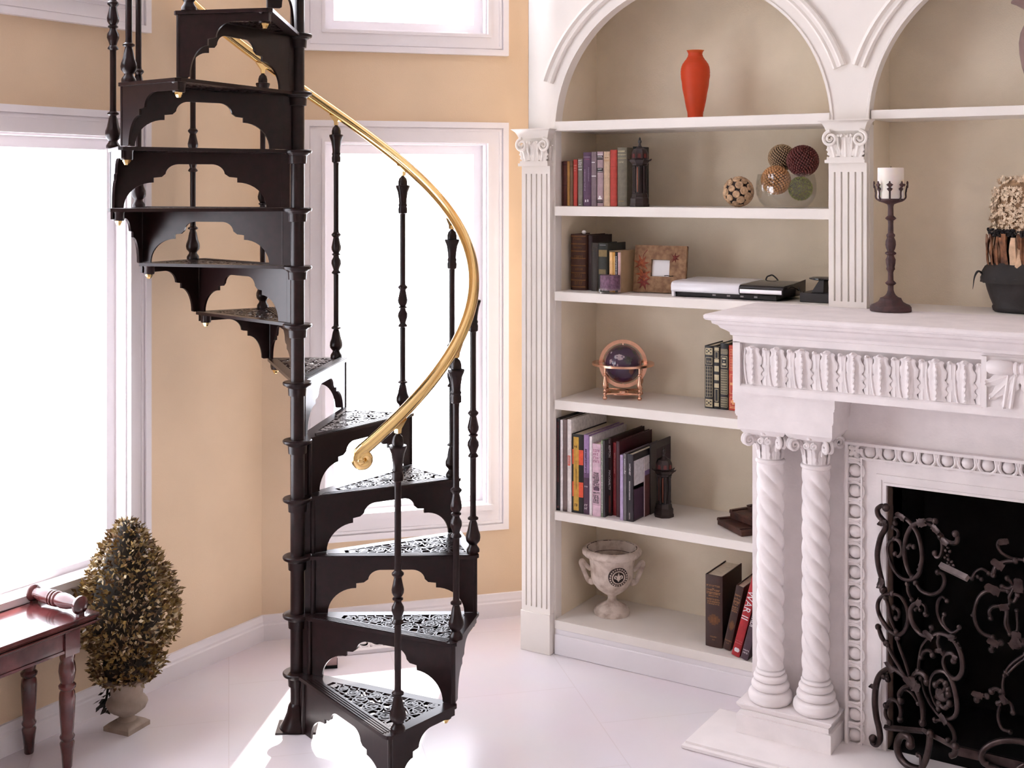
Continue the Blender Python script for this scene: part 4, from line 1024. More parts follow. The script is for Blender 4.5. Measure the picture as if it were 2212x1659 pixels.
def maple(cx, cz, r, rot, m):
    b = MB(); pts = []
    for k in range(7):
        a = rot + R_(-150 + 50 * k); rr_ = r * (1, .95, 1.05, 1.15, 1.05, .95, .4)[k]
        for da, q in ((-16, .45), (-6, .72), (0, 1), (6, .72), (16, .45)): pts.append((cx + rr_ * q * math.cos(a + R_(da)), cz + rr_ * q * math.sin(a + R_(da))))
    ctr = (cx, cz); n = len(pts)
    vs = [(cx, -.004, cz)] + [(x, -.0012 - .0016 * (i % 5 == 2), z) for i, (x, z) in enumerate(pts)]
    b.add(vs, [(0, 1 + i, 1 + (i + 1) % n) for i in range(n)])
    b.tube([(cx, -.003, cz), (cx + r * .6 * math.cos(rot + PI), -.003, cz + r * .6 * math.sin(rot + PI)), (cx + r * 1.3 * math.cos(rot + PI + .3), -.002, cz + r * 1.3 * math.sin(rot + PI + .3))], .0008, 5)
    return b.build('dried_leaf', m, o, angle=30)
maple(.145 * wF, .60 * hF, .034, R_(110), M_leafr); maple(.19 * wF, .38 * hF, .036, R_(-80), M_leafr); maple(.20 * wF, .215 * hF, .030, R_(-70), M_leafd); maple(.78 * wF, .74 * hF, .020, R_(30), M_leafd)
b = MB(); b.tube(smooth_path([(.17 * wF, -.002, .70 * hF), (.18 * wF, -.002, .80 * hF), (.25 * wF, -.002, .90 * hF)], 5), .0011, 6); b.build('leaf_stalk', M_leafd, o)
b = MB(); b.tube([(.60 * wF + .012 * k, -.0006, .36 * hF + .0016 * math.sin(k * 2.1)) for k in range(4)], .0014, 5); b.build('bark_split', M_black, o)

# game console and dock
M_plw = mat('white_gloss_plastic', (.84, .84, .88), .22, var=.01); M_plb = mat('black_gloss_plastic', (.012, .011, .012), .12, var=.1); M_plm = mat('black_matt_plastic', (.018, .016, .017), .45, var=.1)
M_chrome = mat('chrome_strip', (.88, .87, .90), .45, metal=.7, var=.02)
yk = 4.085; pL = at_y(1450, 641, yk); pR = at_y(1692, 652, yk); pm = at_y(1597, 640, yk); sk = scale_at(pm)
o = thing('game_console', 'flat white and black game console with a chrome front strip on the third shelf down', 'game console', (pL.x, yk, s3 + EP))
Lk = (pR - pL).x; Lm = (pm - pL).x; D = .235
curve_ = [(.000, .018), (-.004, .023), (-.005, .040), (-.001, .049), (.008, .054), (.030, .056), (D, .058), (D, .0182), (.012, .018)]
def kbox(b, x0, x1, prof): b.prism(prof, lambda a, c, e: (e, a, c), x0, x1)
b = MB(); kbox(b, 0, Lm, curve_); kbox(b, 0, .012, [(.002, .0), (.0, .021), (D, .021), (D, .0)]); b.build('white_shell', M_plw, o, angle=40, bevel=.002, merge=False)
b = MB(); kbox(b, .0125, Lk - .03, [(.014, .002), (.010, .0178), (D - .01, .0178), (D - .01, .002)])
b.build('black_base', M_plm, o)
b = MB(); kbox(b, Lm + .0004, Lk, [(.002, .019), (-.005, .024), (-.006, .038), (-.001, .048), (.010, .053), (D - .02, .056), (D - .02, .019), (.012, .0185)]); b.build('black_bay', M_plb, o, angle=40)
b = MB(); kbox(b, Lm + .004, Lk - .004, [(-.0052, .0242), (-.0066, .0270), (-.0070, .0345), (-.0062, .0385), (-.0050, .0385), (-.0050, .034), (-.0045, .0244)]); b.build('chrome_strip', M_chrome, o)
b = MB(); b.loft([[(Lk - .001, .0, .020), (Lk - .001, D - .03, .020), (Lk - .001, D - .03, .056), (Lk - .001, .0, .044)], [(Lk + .008, .03, .012), (Lk + .010, D - .03, .012), (Lk + .014, D - .04, .066), (Lk + .008, .04, .054)]]); b.build('end_cap', M_plb, o, angle=20)
for f in (.37, .50, .62, .74):
    b = MB(); b.box(f * Lk, f * Lk + .012, .0092, .0108, .008, .0135); b.build('port', mat('port_grey', (.35, .33, .33), .5) if f == .37 else bpy.data.materials['port_grey'], o)
pd = at_y(1655, 598, 4.27)
b = MB(); b.tube(smooth_path([Vector((x, 4.335, z)) for x, z in ((pd.x - .030, s3 + .006), (pd.x - .024, 1.44), (pd.x - .010, 1.452), (pd.x + .004, 1.452), (pd.x + .024, 1.43), (pd.x + .030, s3 + .006))], 5), .0028, 8)
tag(b.build('power_cable', M_plm), 'thin black cable loop rising behind the white console', 'cable')
yd = 4.12; q0, q1 = at_y(1727, 652, yd), at_y(1793, 654, yd); sd = scale_at(q0)
o = thing('dock_stand', 'black dock with a flat oval top beside the game console', 'dock', (q0.x, yd, s3 + EP))
wd = min((q1 - q0).x + .05, XD0 - q0.x - .004)
b = MB(); b.box(0, wd, 0, .13, 0, .032); b.build('base_unit', M_plm, o, bevel=.003)
b = MB(); b.loft([[(.03, .03, .031), (.075, .03, .031), (.075, .09, .031), (.03, .09, .031)], [(.058, .035, .075), (.076, .035, .075), (.076, .08, .075), (.058, .08, .075)]]); b.box(.098, .116, .03, .09, .031, .074); b.build('support_post', M_plm, o, bevel=.002)
b = MB(); T = Matrix.Translation((.068, .055, .080)) @ Matrix.Diagonal((1, .8, 1, 1)); b.lathe([(0, -.006), (.038, -.006), (.051, -.002), (.051, .001), (.038, .005), (0, .006)], 32, M=T); b.build('oval_top', M_plb, o)
b = MB(); b.tube(smooth_path([(-.034, .10, .03), (-.02, .05, .045), (-.004, .03, .030), (.012, .01, .034)], 5), .0018, 6); b.build('lead', M_plm, o)

# ------------------------------------------------------------------ second shelf down: decorative balls and glass bowl
s2 = 1.705
def covered_ball(name, label, c, r, n, bead, mats, style, group):
    o = thing(name, label, 'decorative ball', c, 0, group)
    b = MB(); b.sphere((0, 0, 0), r * .93, 24, 14); b.build('core', mats[1], o)
    b = MB(); ga = PI * (3 - 5 ** .5)
    for i in range(n):
        z = 1 - 2 * (i + .5) / n; q = math.sqrt(max(0, 1 - z * z)); d = Vector((q * math.cos(ga * i), q * math.sin(ga * i), z))
        if style == 'bead': b.ball(d * r * .955, bead)
        elif style == 'spike': b.tube([d * r * .90, d * r * .99, d * r * 1.0], [bead, bead, bead * .6], 5)
        elif style == 'moss':
            t_ = d.orthogonal().normalized(); t_.rotate(Matrix.Rotation(rb.uniform(0, 6.28), 3, d)); b.tube([d * r * .90, d * r * .99 + t_ * bead * 1.6], [bead * .5, bead * .15], 3)
        else:
            t_ = d.orthogonal().normalized(); u_ = d.cross(t_); c0 = d * r * .95
            T = Matrix((( t_.x, u_.x, d.x, c0.x), (t_.y, u_.y, d.y, c0.y), (t_.z, u_.z, d.z, c0.z), (0, 0, 0, 1)))
            s_ = bead * rb.uniform(.8, 1.1); b.lathe([(s_, -.004), (s_ * 1.02, .001), (s_ * .85, .0035), (s_ * .55, .0015), (s_ * .35, .002), (s_ * .2, .005), (0, .005)], 10, M=T)
    b.build({'bead': 'bead_skin', 'spike': 'twig_skin', 'moss': 'moss_skin', 'slice': 'wood_slices'}[style], mats[0], o, angle=60)
    return o
yb2 = 4.190; pb = at_y(1698, 444, yb2); bx_ = pb.x; sb = scale_at(pb)
G2 = 'decorative balls in the glass bowl'
M_tan = mat('tan_nut', srgb(192, 140, 90), .5, var=.2, scale=90); M_bei = mat('bleached_twig', srgb(190, 162, 126), .6, var=.2, scale=90); M_drk = mat('dark_core', srgb(60, 42, 30), .8)
M_red = mat('dark_red_seed', srgb(98, 38, 34), .35, var=.25, scale=90); M_moss = mat('moss_green', srgb(166, 174, 60), .8, var=.4, scale=60, col2=srgb(108, 122, 34)); M_slice = mat('wood_slice', srgb(190, 158, 124), .6, var=.3, scale=70)
ct = Vector((bx_ - .028, yb2 - .026, s2 + .098))
covered_ball('decorative_ball', 'tan nut-covered ball resting inside the glass bowl at the left', ct, .050, 300, .0054, (M_tan, M_drk), 'bead', G2)
covered_ball('decorative_ball', 'green mossy ball low in the glass bowl at the right', Vector((bx_ + .051, yb2 + .004, s2 + .068)), .043, 900, .0035, (M_moss, M_drk), 'moss', G2)
covered_ball('decorative_ball', 'pale beige twig-studded ball stacked behind the tan one', Vector((bx_ - .030, yb2 + .040, s2 + .178)), .049, 420, .0030, (M_bei, M_drk), 'spike', G2)
covered_ball('decorative_ball', 'dark red seed-covered ball perched on the right side of the bowl', Vector((bx_ + .062, yb2 - .004, s2 + .165)), .0545, 430, .0050, (M_red, mat('red_core', srgb(48, 22, 22), .7)), 'bead', G2)
b = MB(); Rb = .104
pr = [(.0, .002), (.060, .0), (.075, .003), (.092, .020), (.1035, .045), (.1055, .066), (.1045, .090), (.1000, .112), (.0990, .118), (.0972, .118), (.0980, .110), (.1025, .090), (.1035, .066), (.1015, .046), (.090, .022), (.073, .006), (0, .005)]
b.lathe(pr, 48, caps=False); o = b.build('glass_bowl', M_glass); o.location = (bx_, yb2, s2 + EP); tag(o, 'round clear glass bowl holding decorative balls on the second shelf down', 'bowl')
pq = at_y(1595, 446, 4.145)
covered_ball('decorative_ball', 'ball of curled wood slices standing alone left of the glass bowl', Vector((pq.x, 4.145, s2 + .0570)), .0535, 40, .0138, (M_slice, mat('dark_gap', srgb(38, 28, 24), .9)), 'slice', None)

# ------------------------------------------------------------------ top shelf: vases
M_orange = mat('frosted_orange_glass', srgb(196, 66, 28), .5, var=.08, scale=12, spec=.3)
bsdf = M_orange.node_tree.nodes['Principled BSDF']; bsdf.inputs['Subsurface Weight'].default_value = .35; bsdf.inputs['Subsurface Radius'].default_value = (.06, .02, .01); bsdf.inputs['Subsurface Scale'].default_value = .4
yv = 4.200; pv = at_y(1502, 252, yv); sv = scale_at(pv)
def vase_prof(pts, s, v0): return [(r * s, (v0 - v) * s) for r, v in pts]
pts = [(0, 252), (16, 252), (17.5, 250), (16.5, 245), (17, 238), (18.5, 232), (22, 215), (25, 200), (27.5, 185), (29.8, 170), (31.3, 157), (31.5, 148), (30.5, 140), (28, 133), (24, 127), (20, 122), (17, 117), (15.2, 112), (15.5, 108), (18, 104), (19, 103), (17, 104.5), (13.5, 110), (13.5, 116), (0, 125)]
vp_ = []
for (r0, v0), (r1, v1) in zip(pts, pts[1:]):
    for k in range(3): vp_.append((r0 + (r1 - r0) * k / 3, v0 + (v1 - v0) * k / 3))
vp_.append(pts[-1])
b = MB(); b.lathe(vase_prof(vp_, sv, 252), 40, rfun=lambda a, z: 1 + .012 * math.sin(z * 620 + 1.5 * math.sin(a)), caps=False)
o = b.build('vase', M_orange, angle=60); o.location = (pv.x, yv, 2.027 + EP); tag(o, 'tall frosted orange red vase alone under the left arch', 'vase')
yv = 4.18; pv = at_y(2243, 230, yv); sv = scale_at(pv)
b = MB(); b.lathe(vase_prof([(0, 231), (22, 231), (24, 228), (20, 220), (18, 205), (24, 175), (33, 145), (38, 115), (39, 92), (36, 70), (28, 52), (22, 42), (22, 30), (30, 18), (46, 8), (55, 4), (54, 0), (44, 4), (24, 20), (18, 34), (18, 45), (0, 70)], sv, 231), 36, caps=False)
o = b.build('vase', mat('mauve_grey_pottery', srgb(140, 116, 112), .5, var=.12, scale=20), angle=60); o.location = (pv.x, yv, 2.032 + EP); tag(o, 'mauve grey pottery vase with a flared lip at the right edge under the right arch', 'vase')
# ------------------------------------------------------------------ fourth shelf down: globe and embossed books
s4 = .969
pg = (at_z(1296, 866, s4) + at_z(1386, 868, s4) + at_z(1308, 850, s4) + at_z(1394, 852, s4)) / 4; sg = scale_at(pg)
o = thing('desk_globe', 'small purple gemstone globe in a rose copper stand', 'globe', (pg.x, pg.y, s4 + EP), R_(24))
hc = (858 - 785) * sg; Rg = 41 * sg
M_globe = mat('purple_gemstone', srgb(62, 38, 66), .15, var=.25, scale=14, coat=.6)
M_land = [mat('continent_%s' % n, c, .2, var=.2, scale=60, coat=.5) for n, c in (('dark', srgb(40, 40, 30)), ('pale', srgb(186, 166, 170)), ('rust', srgb(110, 66, 58)))]
b = MB(); b.sphere((0, 0, hc), Rg, 40, 24); ball_ = b.build('globe_ball', M_globe, o, angle=80)
for k, (lon, lat, w, h_, m) in enumerate(((-100, 28, 38, 20, 1), (-70, 18, 34, 26, 0), (-128, 12, 14, 16, 1), (-60, -14, 20, 30, 2), (-110, 58, 46, 12, 0), (-35, 40, 26, 18, 0), (-95, -70, 40, 8, 1), (-140, 40, 12, 10, 1), (-20, 5, 22, 30, 2), (-104, 2, 6, 12, 1), (-116, 4, 5, 12, 1))):
    b = MB(); n = 22; rr2 = random.Random(k); vs = [None]
    for i in range(n):
        a = 2 * PI * i / n; q = rr2.uniform(.55, 1.05); vs.append((lon + w * .5 * q * math.cos(a), lat + h_ * .5 * q * math.sin(a)))
    vs[0] = (lon, lat)
    P = [Vector((math.cos(R_(la)) * math.cos(R_(lo)), math.cos(R_(la)) * math.sin(R_(lo)), math.sin(R_(la)))) * (Rg * 1.004) + Vector((0, 0, hc)) for lo, la in vs]
    b.add(P, [(0, 1 + i, 1 + (i + 1) % n) for i in range(n)]); b.build('continent_inlay', M_land[m], ball_)
def flat_ring(b, r0, r1, t, M, n=64):
    rings = []
    for i in range(n + 1):
        a = 2 * PI * i / n; c, s_ = math.cos(a), math.sin(a)
        rings.append([M @ Vector((r0 * c, r0 * s_, -t)), M @ Vector((r1 * c, r1 * s_, -t)), M @ Vector((r1 * c, r1 * s_, t)), M @ Vector((r0 * c, r0 * s_, t))])
    b.loft(rings, caps=False)
Tc = Matrix.Translation((0, 0, hc))
b = MB(); flat_ring(b, 44 * sg, 52 * sg, .0022, Tc @ Matrix.Rotation(R_(90), 4, 'X')); b.build('meridian_ring', M_copper, o, angle=30)
b = MB(); flat_ring(b, 54 * sg, 67 * sg, .0042, Tc); b.build('horizon_ring', M_copper, o, angle=30)
b = MB(); b.tube([(0, 0, hc - 46 * sg), (0, 0, hc + 46 * sg)], .0018, 8); b.build('axis_pin', M_copper, o)
rl = 52 * sg; hl = hc - .002
LEGP = [(0, 0), (.005, .002), (.0068, .007), (.005, .012), (.0035, .014), (.0035, .018), (.0055, .020), (.0055, .023), (.0035, .026), (.0052, .032), (.0030, .037), (.0062, .044), (.0074, .052), (.006, .064), (.004, .078), (.0032, .084), (.0058, .087), (.0058, .090), (.0034, .094), (.0034, hl)]
k_ = hl / .118
for a in (45, 135, 225, 315):
    b = MB(); b.lathe([(r * 1.35, z * k_ if z < hl else hl) for r, z in LEGP], 16, (rl * math.cos(R_(a)), rl * math.sin(R_(a)), 0)); b.build('leg', M_copper, o)
b = MB(); q = rl * .7071
for (x0_, y0_, x1_, y1_) in ((-q, -q, q, -q), (q, -q, q, q), (q, q, -q, q), (-q, q, -q, -q)):
    pts = []
    for i in range(13):
        t_ = i / 12; bow = math.sin(PI * t_) * .018; m_ = Vector((x0_ + (x1_ - x0_) * t_, y0_ + (y1_ - y0_) * t_, .022)); inw = Vector((-m_.x, -m_.y, 0)).normalized() if t_ not in (0, 1) else Vector((0, 0, 0)); pts.append(m_ + inw * bow)
    b.tube(pts, .0034, 6, flat=1.0)
b.build('stretcher', M_copper, o)
b = MB(); b.lathe([(.0, .018), (.020, .018), (.022, .021), (.020, .026), (.014, .028), (0, .027)], 24); b.build('compass_plate', M_copper, o)
b = MB(); flat_ring(b, .015, rl * .72, .0012, Matrix.Translation((0, 0, .020)), 32); b.build('tray_ring', M_copper, o)

# embossed books behind the mantel end
EMB = srgb(196, 184, 150); BLK = srgb(24, 22, 24); RD = srgb(196, 66, 42); CRM = srgb(236, 170, 120)
def lattice(z0, z1, nx, nz, c, x0=.12, x1=.88):
    out = []
    for i in range(nx + 1): a = x0 + (x1 - x0) * i / nx; out.append(('bar', z0, z1, c, a - .018, a + .018))
    for i in range(nz + 1): z = z0 + (z1 - z0) * i / nz; out.append(('bar', z - .0025, z + .0025, c, x0, x1))
    return out
def panel(z0, z1, c, x0=.12, x1=.88, w=.05):
    return [('bar', z0, z0 + .008, c, x0, x1), ('bar', z1 - .008, z1, c, x0, x1), ('bar', z0, z1, c, x0, x0 + w), ('bar', z0, z1, c, x1 - w, x1)]
ye = 4.185
def emb(u0, u1, vt, vb, lab, decos, col, y=ye, d=.17):
    xa_, xb_ = ux(u0, vb, y), ux(u1, vb, y); s_ = scale_at((xa_, y, 1.0))
    return book(lab, xa_, y, s4, xb_ - xa_ - .0006, (vb - vt) * s_, d, col, decos, 'embossed books by the mantel end', round_=.10, rough=.4)
emb(1521.7, 1541.0, 748.5, 883, 'black embossed book with filigree spine panels, leftmost beside the mantel end', [('bar', .855, .965, EMB, .1, .9), ('bar', .022, .145, EMB, .1, .9), ('bar', .88, .90, BLK, .2, .36), ('bar', .93, .95, BLK, .2, .36), ('bar', .88, .90, BLK, .64, .8), ('bar', .93, .95, BLK, .64, .8), ('bar', .90, .93, BLK, .42, .58), ('bar', .05, .07, BLK, .2, .36), ('bar', .10, .12, BLK, .2, .36), ('bar', .05, .07, BLK, .64, .8), ('bar', .10, .12, BLK, .64, .8), ('bar', .07, .10, BLK, .42, .58)] + panel(.70, .815, EMB) + [('glyph', .735, .006, EMB, .28, .75)] + lattice(.185, .67, 3, 9, EMB), BLK)
emb(1541.5, 1554.6, 749.5, 884, 'narrow black embossed book with pale blocks down its spine', [('bar', z0, z1, EMB, .12, .88) for z0, z1 in ((.93, .985), (.745, .80), (.60, .69), (.46, .55), (.34, .41), (.04, .10))] + panel(.81, .92, EMB, .2, .8, .08) + panel(.12, .32, EMB, .2, .8, .08), BLK)
emb(1555.0, 1573.2, 742, 885, 'black embossed book with checkered spine panels next to a red one', lattice(.84, .91, 5, 3, EMB) + panel(.635, .81, EMB) + [('bar', .76, .785, EMB, .28, .72), ('bar', .67, .70, EMB, .28, .72), ('bar', .72, .735, EMB, .42, .58)] + lattice(.235, .60, 5, 10, EMB) + lattice(.04, .185, 5, 4, EMB), BLK)
emb(1573.8, 1594.5, 748, 888, 'orange red embossed book half hidden behind the mantel end', lattice(.86, .94, 3, 2, CRM) + lattice(.62, .82, 3, 5, CRM) + panel(.26, .56, CRM) + [('bar', .30, .52, CRM, .42, .58), ('bar', .39, .43, CRM, .15, .85)] + panel(.06, .21, CRM) + [('bar', .09, .18, CRM, .38, .62), ('bar', .115, .155, CRM, .25, .75), ('bar', .035, .05, CRM, .1, .9)], RD)
emb(1595.2, 1612.0, 760, 889, 'dark maroon embossed book, rightmost and mostly hidden by the mantel end', lattice(.05, .2, 3, 3, srgb(90, 50, 40)), srgb(58, 28, 26), ye + .006)

# ------------------------------------------------------------------ fifth shelf down: tall art books
s5 = .545
G5 = 'tall art books on the fifth shelf down'
K = .16274
tallx = [XL0 + .0012]
def tall(c0, c1, ct_, cb, lab, col, decos=(), d=.29, y=None, lean=0.0, rough=.35):
    """edges given in the close-up of the row (1190, 870, 6.145 x)"""
    u0, u1, vt, vb = 1190 + c0 * K, 1190 + c1 * K, 870 + ct_ * K, 870 + cb * K
    p = at_z((u0 + u1) / 2, vb, s5); yy = y or max(p.y, 4.062)
    xa_, xb_ = ux(u0, vb, yy), ux(u1, vb, yy); s_ = scale_at((xa_, yy, .7))
    xa_ = max(xa_, tallx[0]); xb_ = max(xb_, xa_ + .005); tallx[0] = xb_
    return book(lab, xa_, yy, s5, xb_ - xa_ - .0007, (vb - vt) * s_, min(d, 4.378 - yy), col, decos, G5, lean=lean, round_=.06, rough=rough)
WH = srgb(226, 220, 222); MAR = srgb(64, 26, 28); ORG = srgb(222, 84, 52); YEL = srgb(198, 156, 62)
tall(38, 124, 190, 1408, 'black art book with an upright red title, leftmost on the fifth shelf down', srgb(20, 17, 19), [('vglyph', .30, .96, .0062, srgb(110, 42, 44), .30), ('bar', .03, .05, srgb(110, 60, 60), .3, .6)], .29, 4.058)
tall(126, 158, 200, 1408, 'slim white art book with a plain spine between a black and a grey brown one', WH, (), .29, 4.058)
tall(160, 214, 192, 1410, 'grey brown art book with a plain spine on the fifth shelf down', srgb(112, 92, 88), [('bar', .0, .02, srgb(80, 62, 60))], .29, 4.060)
tall(216, 270, 185, 1410, 'white art book with a small red label on its spine', srgb(228, 222, 218), [('bar', .50, .61, srgb(226, 120, 100), .12, .8), ('vglyph', .515, .60, .0045, WH, .30), ('bar', .02, .12, srgb(200, 196, 196), .3, .5)], .29, 4.062)
tall(274, 432, 372, 1413, 'thick black art book with a yellow spine strip and two orange bands', srgb(24, 20, 20), [('bar', .615, .805, ORG, .06, .98), ('bar', .205, .395, ORG, .06, .98), ('bar', .03, .965, YEL, .17, .62), ('glyph', .83, .008, srgb(60, 44, 20), .26, .54), ('glyph', .085, .010, srgb(60, 44, 20), .28, .5), ('vglyph', .45, .66, .003, srgb(130, 100, 50), .36), ('vglyph', .30, .56, .003, srgb(130, 100, 50), .38)], .28, 4.064)
tall(436, 506, 362, 1415, 'lavender to plum art book with a dark upright title', srgb(152, 122, 166), [('bar', .0, .46, srgb(74, 46, 70), .0, 1.0), ('bar', .46, .52, srgb(110, 80, 116), .0, 1.0), ('vglyph', .50, .82, .0075, srgb(44, 30, 50), .25), ('glyph', .34, .006, WH, .2, .8), ('glyph', .10, .008, WH, .2, .8), ('glyph', .06, .008, WH, .2, .8)], .29, 4.066)
tall(512, 546, 380, 1420, 'slim white art book left of the pink floral one', WH, (), .29, 4.066)
tall(548, 660, 482, 1442, 'thick pale pink art book with a black floral pattern on the spine', srgb(206, 176, 190), [('bar', .155, .165, srgb(180, 146, 160)), ] + [('glyph', z, .007, srgb(40, 30, 40), .1 + .05 * (i % 3), .9 - .06 * (i % 2)) for i, z in enumerate((.18, .21, .24, .27, .31, .40, .43, .46, .49, .52, .55, .58))] + [('bar', .355, .40, srgb(90, 60, 84), .15, .85)] + [('glyph', z, .009, srgb(170, 110, 136), .15, .85) for z in (.74, .79, .84, .89)], .28, 4.060)
tall(664, 690, 430, 1445, 'slim green patterned art book on the fifth shelf down', srgb(120, 140, 112), [('vglyph', .05, .95, .005, WH, .25)], .28, 4.064)
tall(691, 716, 432, 1445, 'slim charcoal art book between a green and a maroon one', srgb(60, 56, 58), (), .30, 4.064)
tall(717, 802, 472, 1500, 'dark maroon art book with a white upright title', srgb(52, 24, 26), [('vtext', 'REPTON', .87 - .04, .0085, WH, .38), ('vtext', 'MACONALTY', .46, .0085, WH, .38), ('bar', .04, .26, srgb(110, 44, 36), .1, .75), ('bar', .93, .975, srgb(120, 110, 112), .1, .5)], .29)
tall(810, 866, 535, 1498, 'red art book with a plum jacket panel at the top', srgb(138, 34, 42), [('vglyph', .58, .86, .005, srgb(220, 150, 150), .35), ('vglyph', .20, .52, .004, srgb(190, 90, 90), .35), ('cover', .74, .97, .02, .35, srgb(130, 90, 140))], .28)
tall(868, 912, 500, 1500, 'deep maroon art book right of the red one', srgb(66, 24, 32), (), .28, 4.095)
tall(917, 958, 705, 1570, 'thin lilac art book standing forward beside a grey one', srgb(174, 156, 192), (), .24)
tall(964, 1002, 690, 1576, 'slim grey art book with a small white mark on its spine', srgb(104, 98, 100), [('vglyph', .70, .93, .0035, WH, .3), ('bar', .735, .75, WH, .4, .8)], .29)
tall(1004, 1092, 690, 1580, 'black art book with a white upright title and a pale front cover', srgb(36, 30, 36), [('vglyph', .68, .86, .0055, WH, .42), ('vglyph', .32, .60, .004, WH, .42), ('vglyph', .03, .13, .003, WH, .42), ('cover', .50, .90, .02, .98, srgb(206, 202, 208)), ('cover', .02, .50, .02, .98, srgb(62, 38, 58)), ('cover', .47, .53, .02, .98, srgb(100, 50, 70)), ('ctext', 'LI', .74, .024, srgb(60, 60, 66), .55)], .27)
tall(1232, 1242, 735, 1515, 'thin art book with a photographic cover behind the dark bookend', srgb(200, 190, 190), [('cover', .0, .70, .0, 1.0, srgb(92, 52, 50)), ('cover', .70, .78, .0, 1.0, srgb(120, 96, 140)), ('ctext', 'The', .86, .014, srgb(50, 46, 50), .25), ('cover', .2, .55, .25, .45, srgb(130, 84, 62)), ('cover', .1, .4, .55, .8, srgb(60, 30, 38))], .20, 4.150)
tall(1262, 1300, 570, 1500, 'dark art book furthest right behind the pavilion bookend', srgb(40, 32, 36), [('cover', .1, .9, .3, .95, srgb(56, 44, 50))], .18, 4.19)
pk = at_y(1190 + 1508 * K, 1112, 4.205)
pavilion((pk.x, 4.20, s5 + EP), 'dark pavilion bookend after the tall art books on the fifth shelf down', 1.0, .2)

# brown wooden boxes
M_box = mat('rough_brown_wood', srgb(82, 46, 34), .55, var=.35, scale=26, bump=.2, bscale=90, col2=srgb(48, 26, 20))
def slab_box(label, x, y, z, w, d, h, rz, notch=True):
    o = thing('wooden_box', label, 'box', (x, y, z + EP), rz, 'stacked wooden boxes')
    b = MB(); b.box(-w / 2, w / 2, -d / 2, d / 2, 0, h * .62); b.build('box_body', M_box, o, bevel=.0015)
    b = MB(); b.box(-w / 2 - .002, w / 2 + .002, -d / 2 - .002, d / 2 + .002, h * .63, h); b.build('box_lid', M_box, o, bevel=.0015)
    for sx in (-1, 1):
        b = MB(); b.box(sx * w * .42 - .008, sx * w * .42 + .008, -d / 2 - .004, d / 2 + .004, h, h + .004); b.build('batten', M_box, o, bevel=.001)
    return o
slab_box('wide dark wooden box at the bottom of the small stack on the fifth shelf down', -1.610, 4.225, s5, .17, .20, .024, R_(-38))
slab_box('middle dark wooden box of the small stack on the fifth shelf down', -1.600, 4.240, s5 + .0285, .13, .15, .028, R_(-30))
slab_box('smallest dark wooden box on top of the stack on the fifth shelf down', -1.585, 4.25, s5 + .0612, .07, .08, .014, R_(-24))

# ------------------------------------------------------------------ bottom shelf: urn and reference volumes
s6 = .131
M_urn = mat('chalky_antiqued_stone', srgb(214, 200, 188), .8, var=.2, scale=26, bump=.3, bscale=120, col2=srgb(160, 138, 122), contrast=(.25, .55))
M_dirt = mat('dark_patina', srgb(58, 46, 42), .9, var=.3, scale=40)
pu = at_z(1322, 1325, s6); su = scale_at(pu)
o = thing('stone_urn', 'antiqued cream urn with two handles and a fleur-de-lis medallion on the bottom shelf', 'urn', (pu.x, pu.y, s6 + EP), R_(27))
Zs = lambda v: (1326 - v) * su * 1.02
pr = [(0, 1326), (38, 1326), (39, 1322), (38.5, 1318), (35, 1316), (34, 1312), (29, 1309), (20, 1304), (11, 1299), (9, 1294), (9.5, 1288), (13, 1285), (20, 1281), (31, 1273), (40, 1262), (45, 1250), (46, 1244), (47, 1225), (50, 1208), (53, 1203), (60, 1202), (64, 1198), (64.5, 1193), (62, 1188), (57, 1186), (52, 1187), (50, 1192), (46, 1215), (43, 1245), (30, 1265), (0, 1272)]
b = MB(); b.lathe([(r * su, Zs(v)) for r, v in pr], 48, caps=False); b.build('urn_body', M_urn, o, angle=50)
b = MB()
for k in range(40):
    a = 2 * PI * k / 40 + rb.uniform(-.05, .05); l = rb.uniform(.03, .09)
    if rb.random() < .75: b.tube([(53.5 * su * math.cos(a + l * i), 53.5 * su * math.sin(a + l * i), Zs(1187.2) + .0006) for i in range(4)], rb.uniform(.0014, .0032), 5, flat=.4)
b.tube([(47.6 * su * math.cos(2 * PI * i / 40), 47.6 * su * math.sin(2 * PI * i / 40), Zs(1206)) for i in range(40)], .0012, 5, closed=True)
b.build('rim_patina', M_dirt, o)
for s in (-1, 1):
    b = MB(); X = lambda r: s * r * su
    b.tube(smooth_path([(X(38), 0, Zs(1262)), (X(50), 0, Zs(1259)), (X(58), 0, Zs(1243)), (X(65), 0, Zs(1226)), (X(67), 0, Zs(1219)), (X(63), 0, Zs(1216)), (X(57), 0, Zs(1224)), (X(46), 0, Zs(1234))], 5), .0075, 10, flat=1.2)
    b.sphere((X(44), -.004, Zs(1258)), .014, 12, 8, (1, 1.2, 1)); b.build('handle', M_urn, o)
# medallion
al = R_(-73); cm = Vector((math.cos(al), math.sin(al), 0)); cm_ = cm * (45.5 * su) + Vector((0, 0, Zs(1236))); tx = Vector((-cm.y, cm.x, 0)); tz = (Vector((0, 0, 1)) + cm * .12).normalized(); cn = tx.cross(tz)
b = MB(); rm = 21 * su
def disc_pts(r, off, n=40): return [cm_ + tx * (r * math.cos(2 * PI * i / n)) + tz * (r * math.sin(2 * PI * i / n)) + cn * off for i in range(n)]
b.loft([disc_pts(rm, -.012), disc_pts(rm, .000), disc_pts(rm * .98, .003)]); med = b.build('medallion', M_dirt, o)
b = MB(); b.tube(disc_pts(rm * .64, .005), .0022, 8, closed=True)
for i in range(22):
    a = 2 * PI * i / 22; c = cm_ + tx * (rm * .86 * math.cos(a)) + tz * (rm * .86 * math.sin(a)) + cn * .003; b.sphere(c, .0034, 8, 6)
b.build('wreath', M_urn, med)
b = MB()
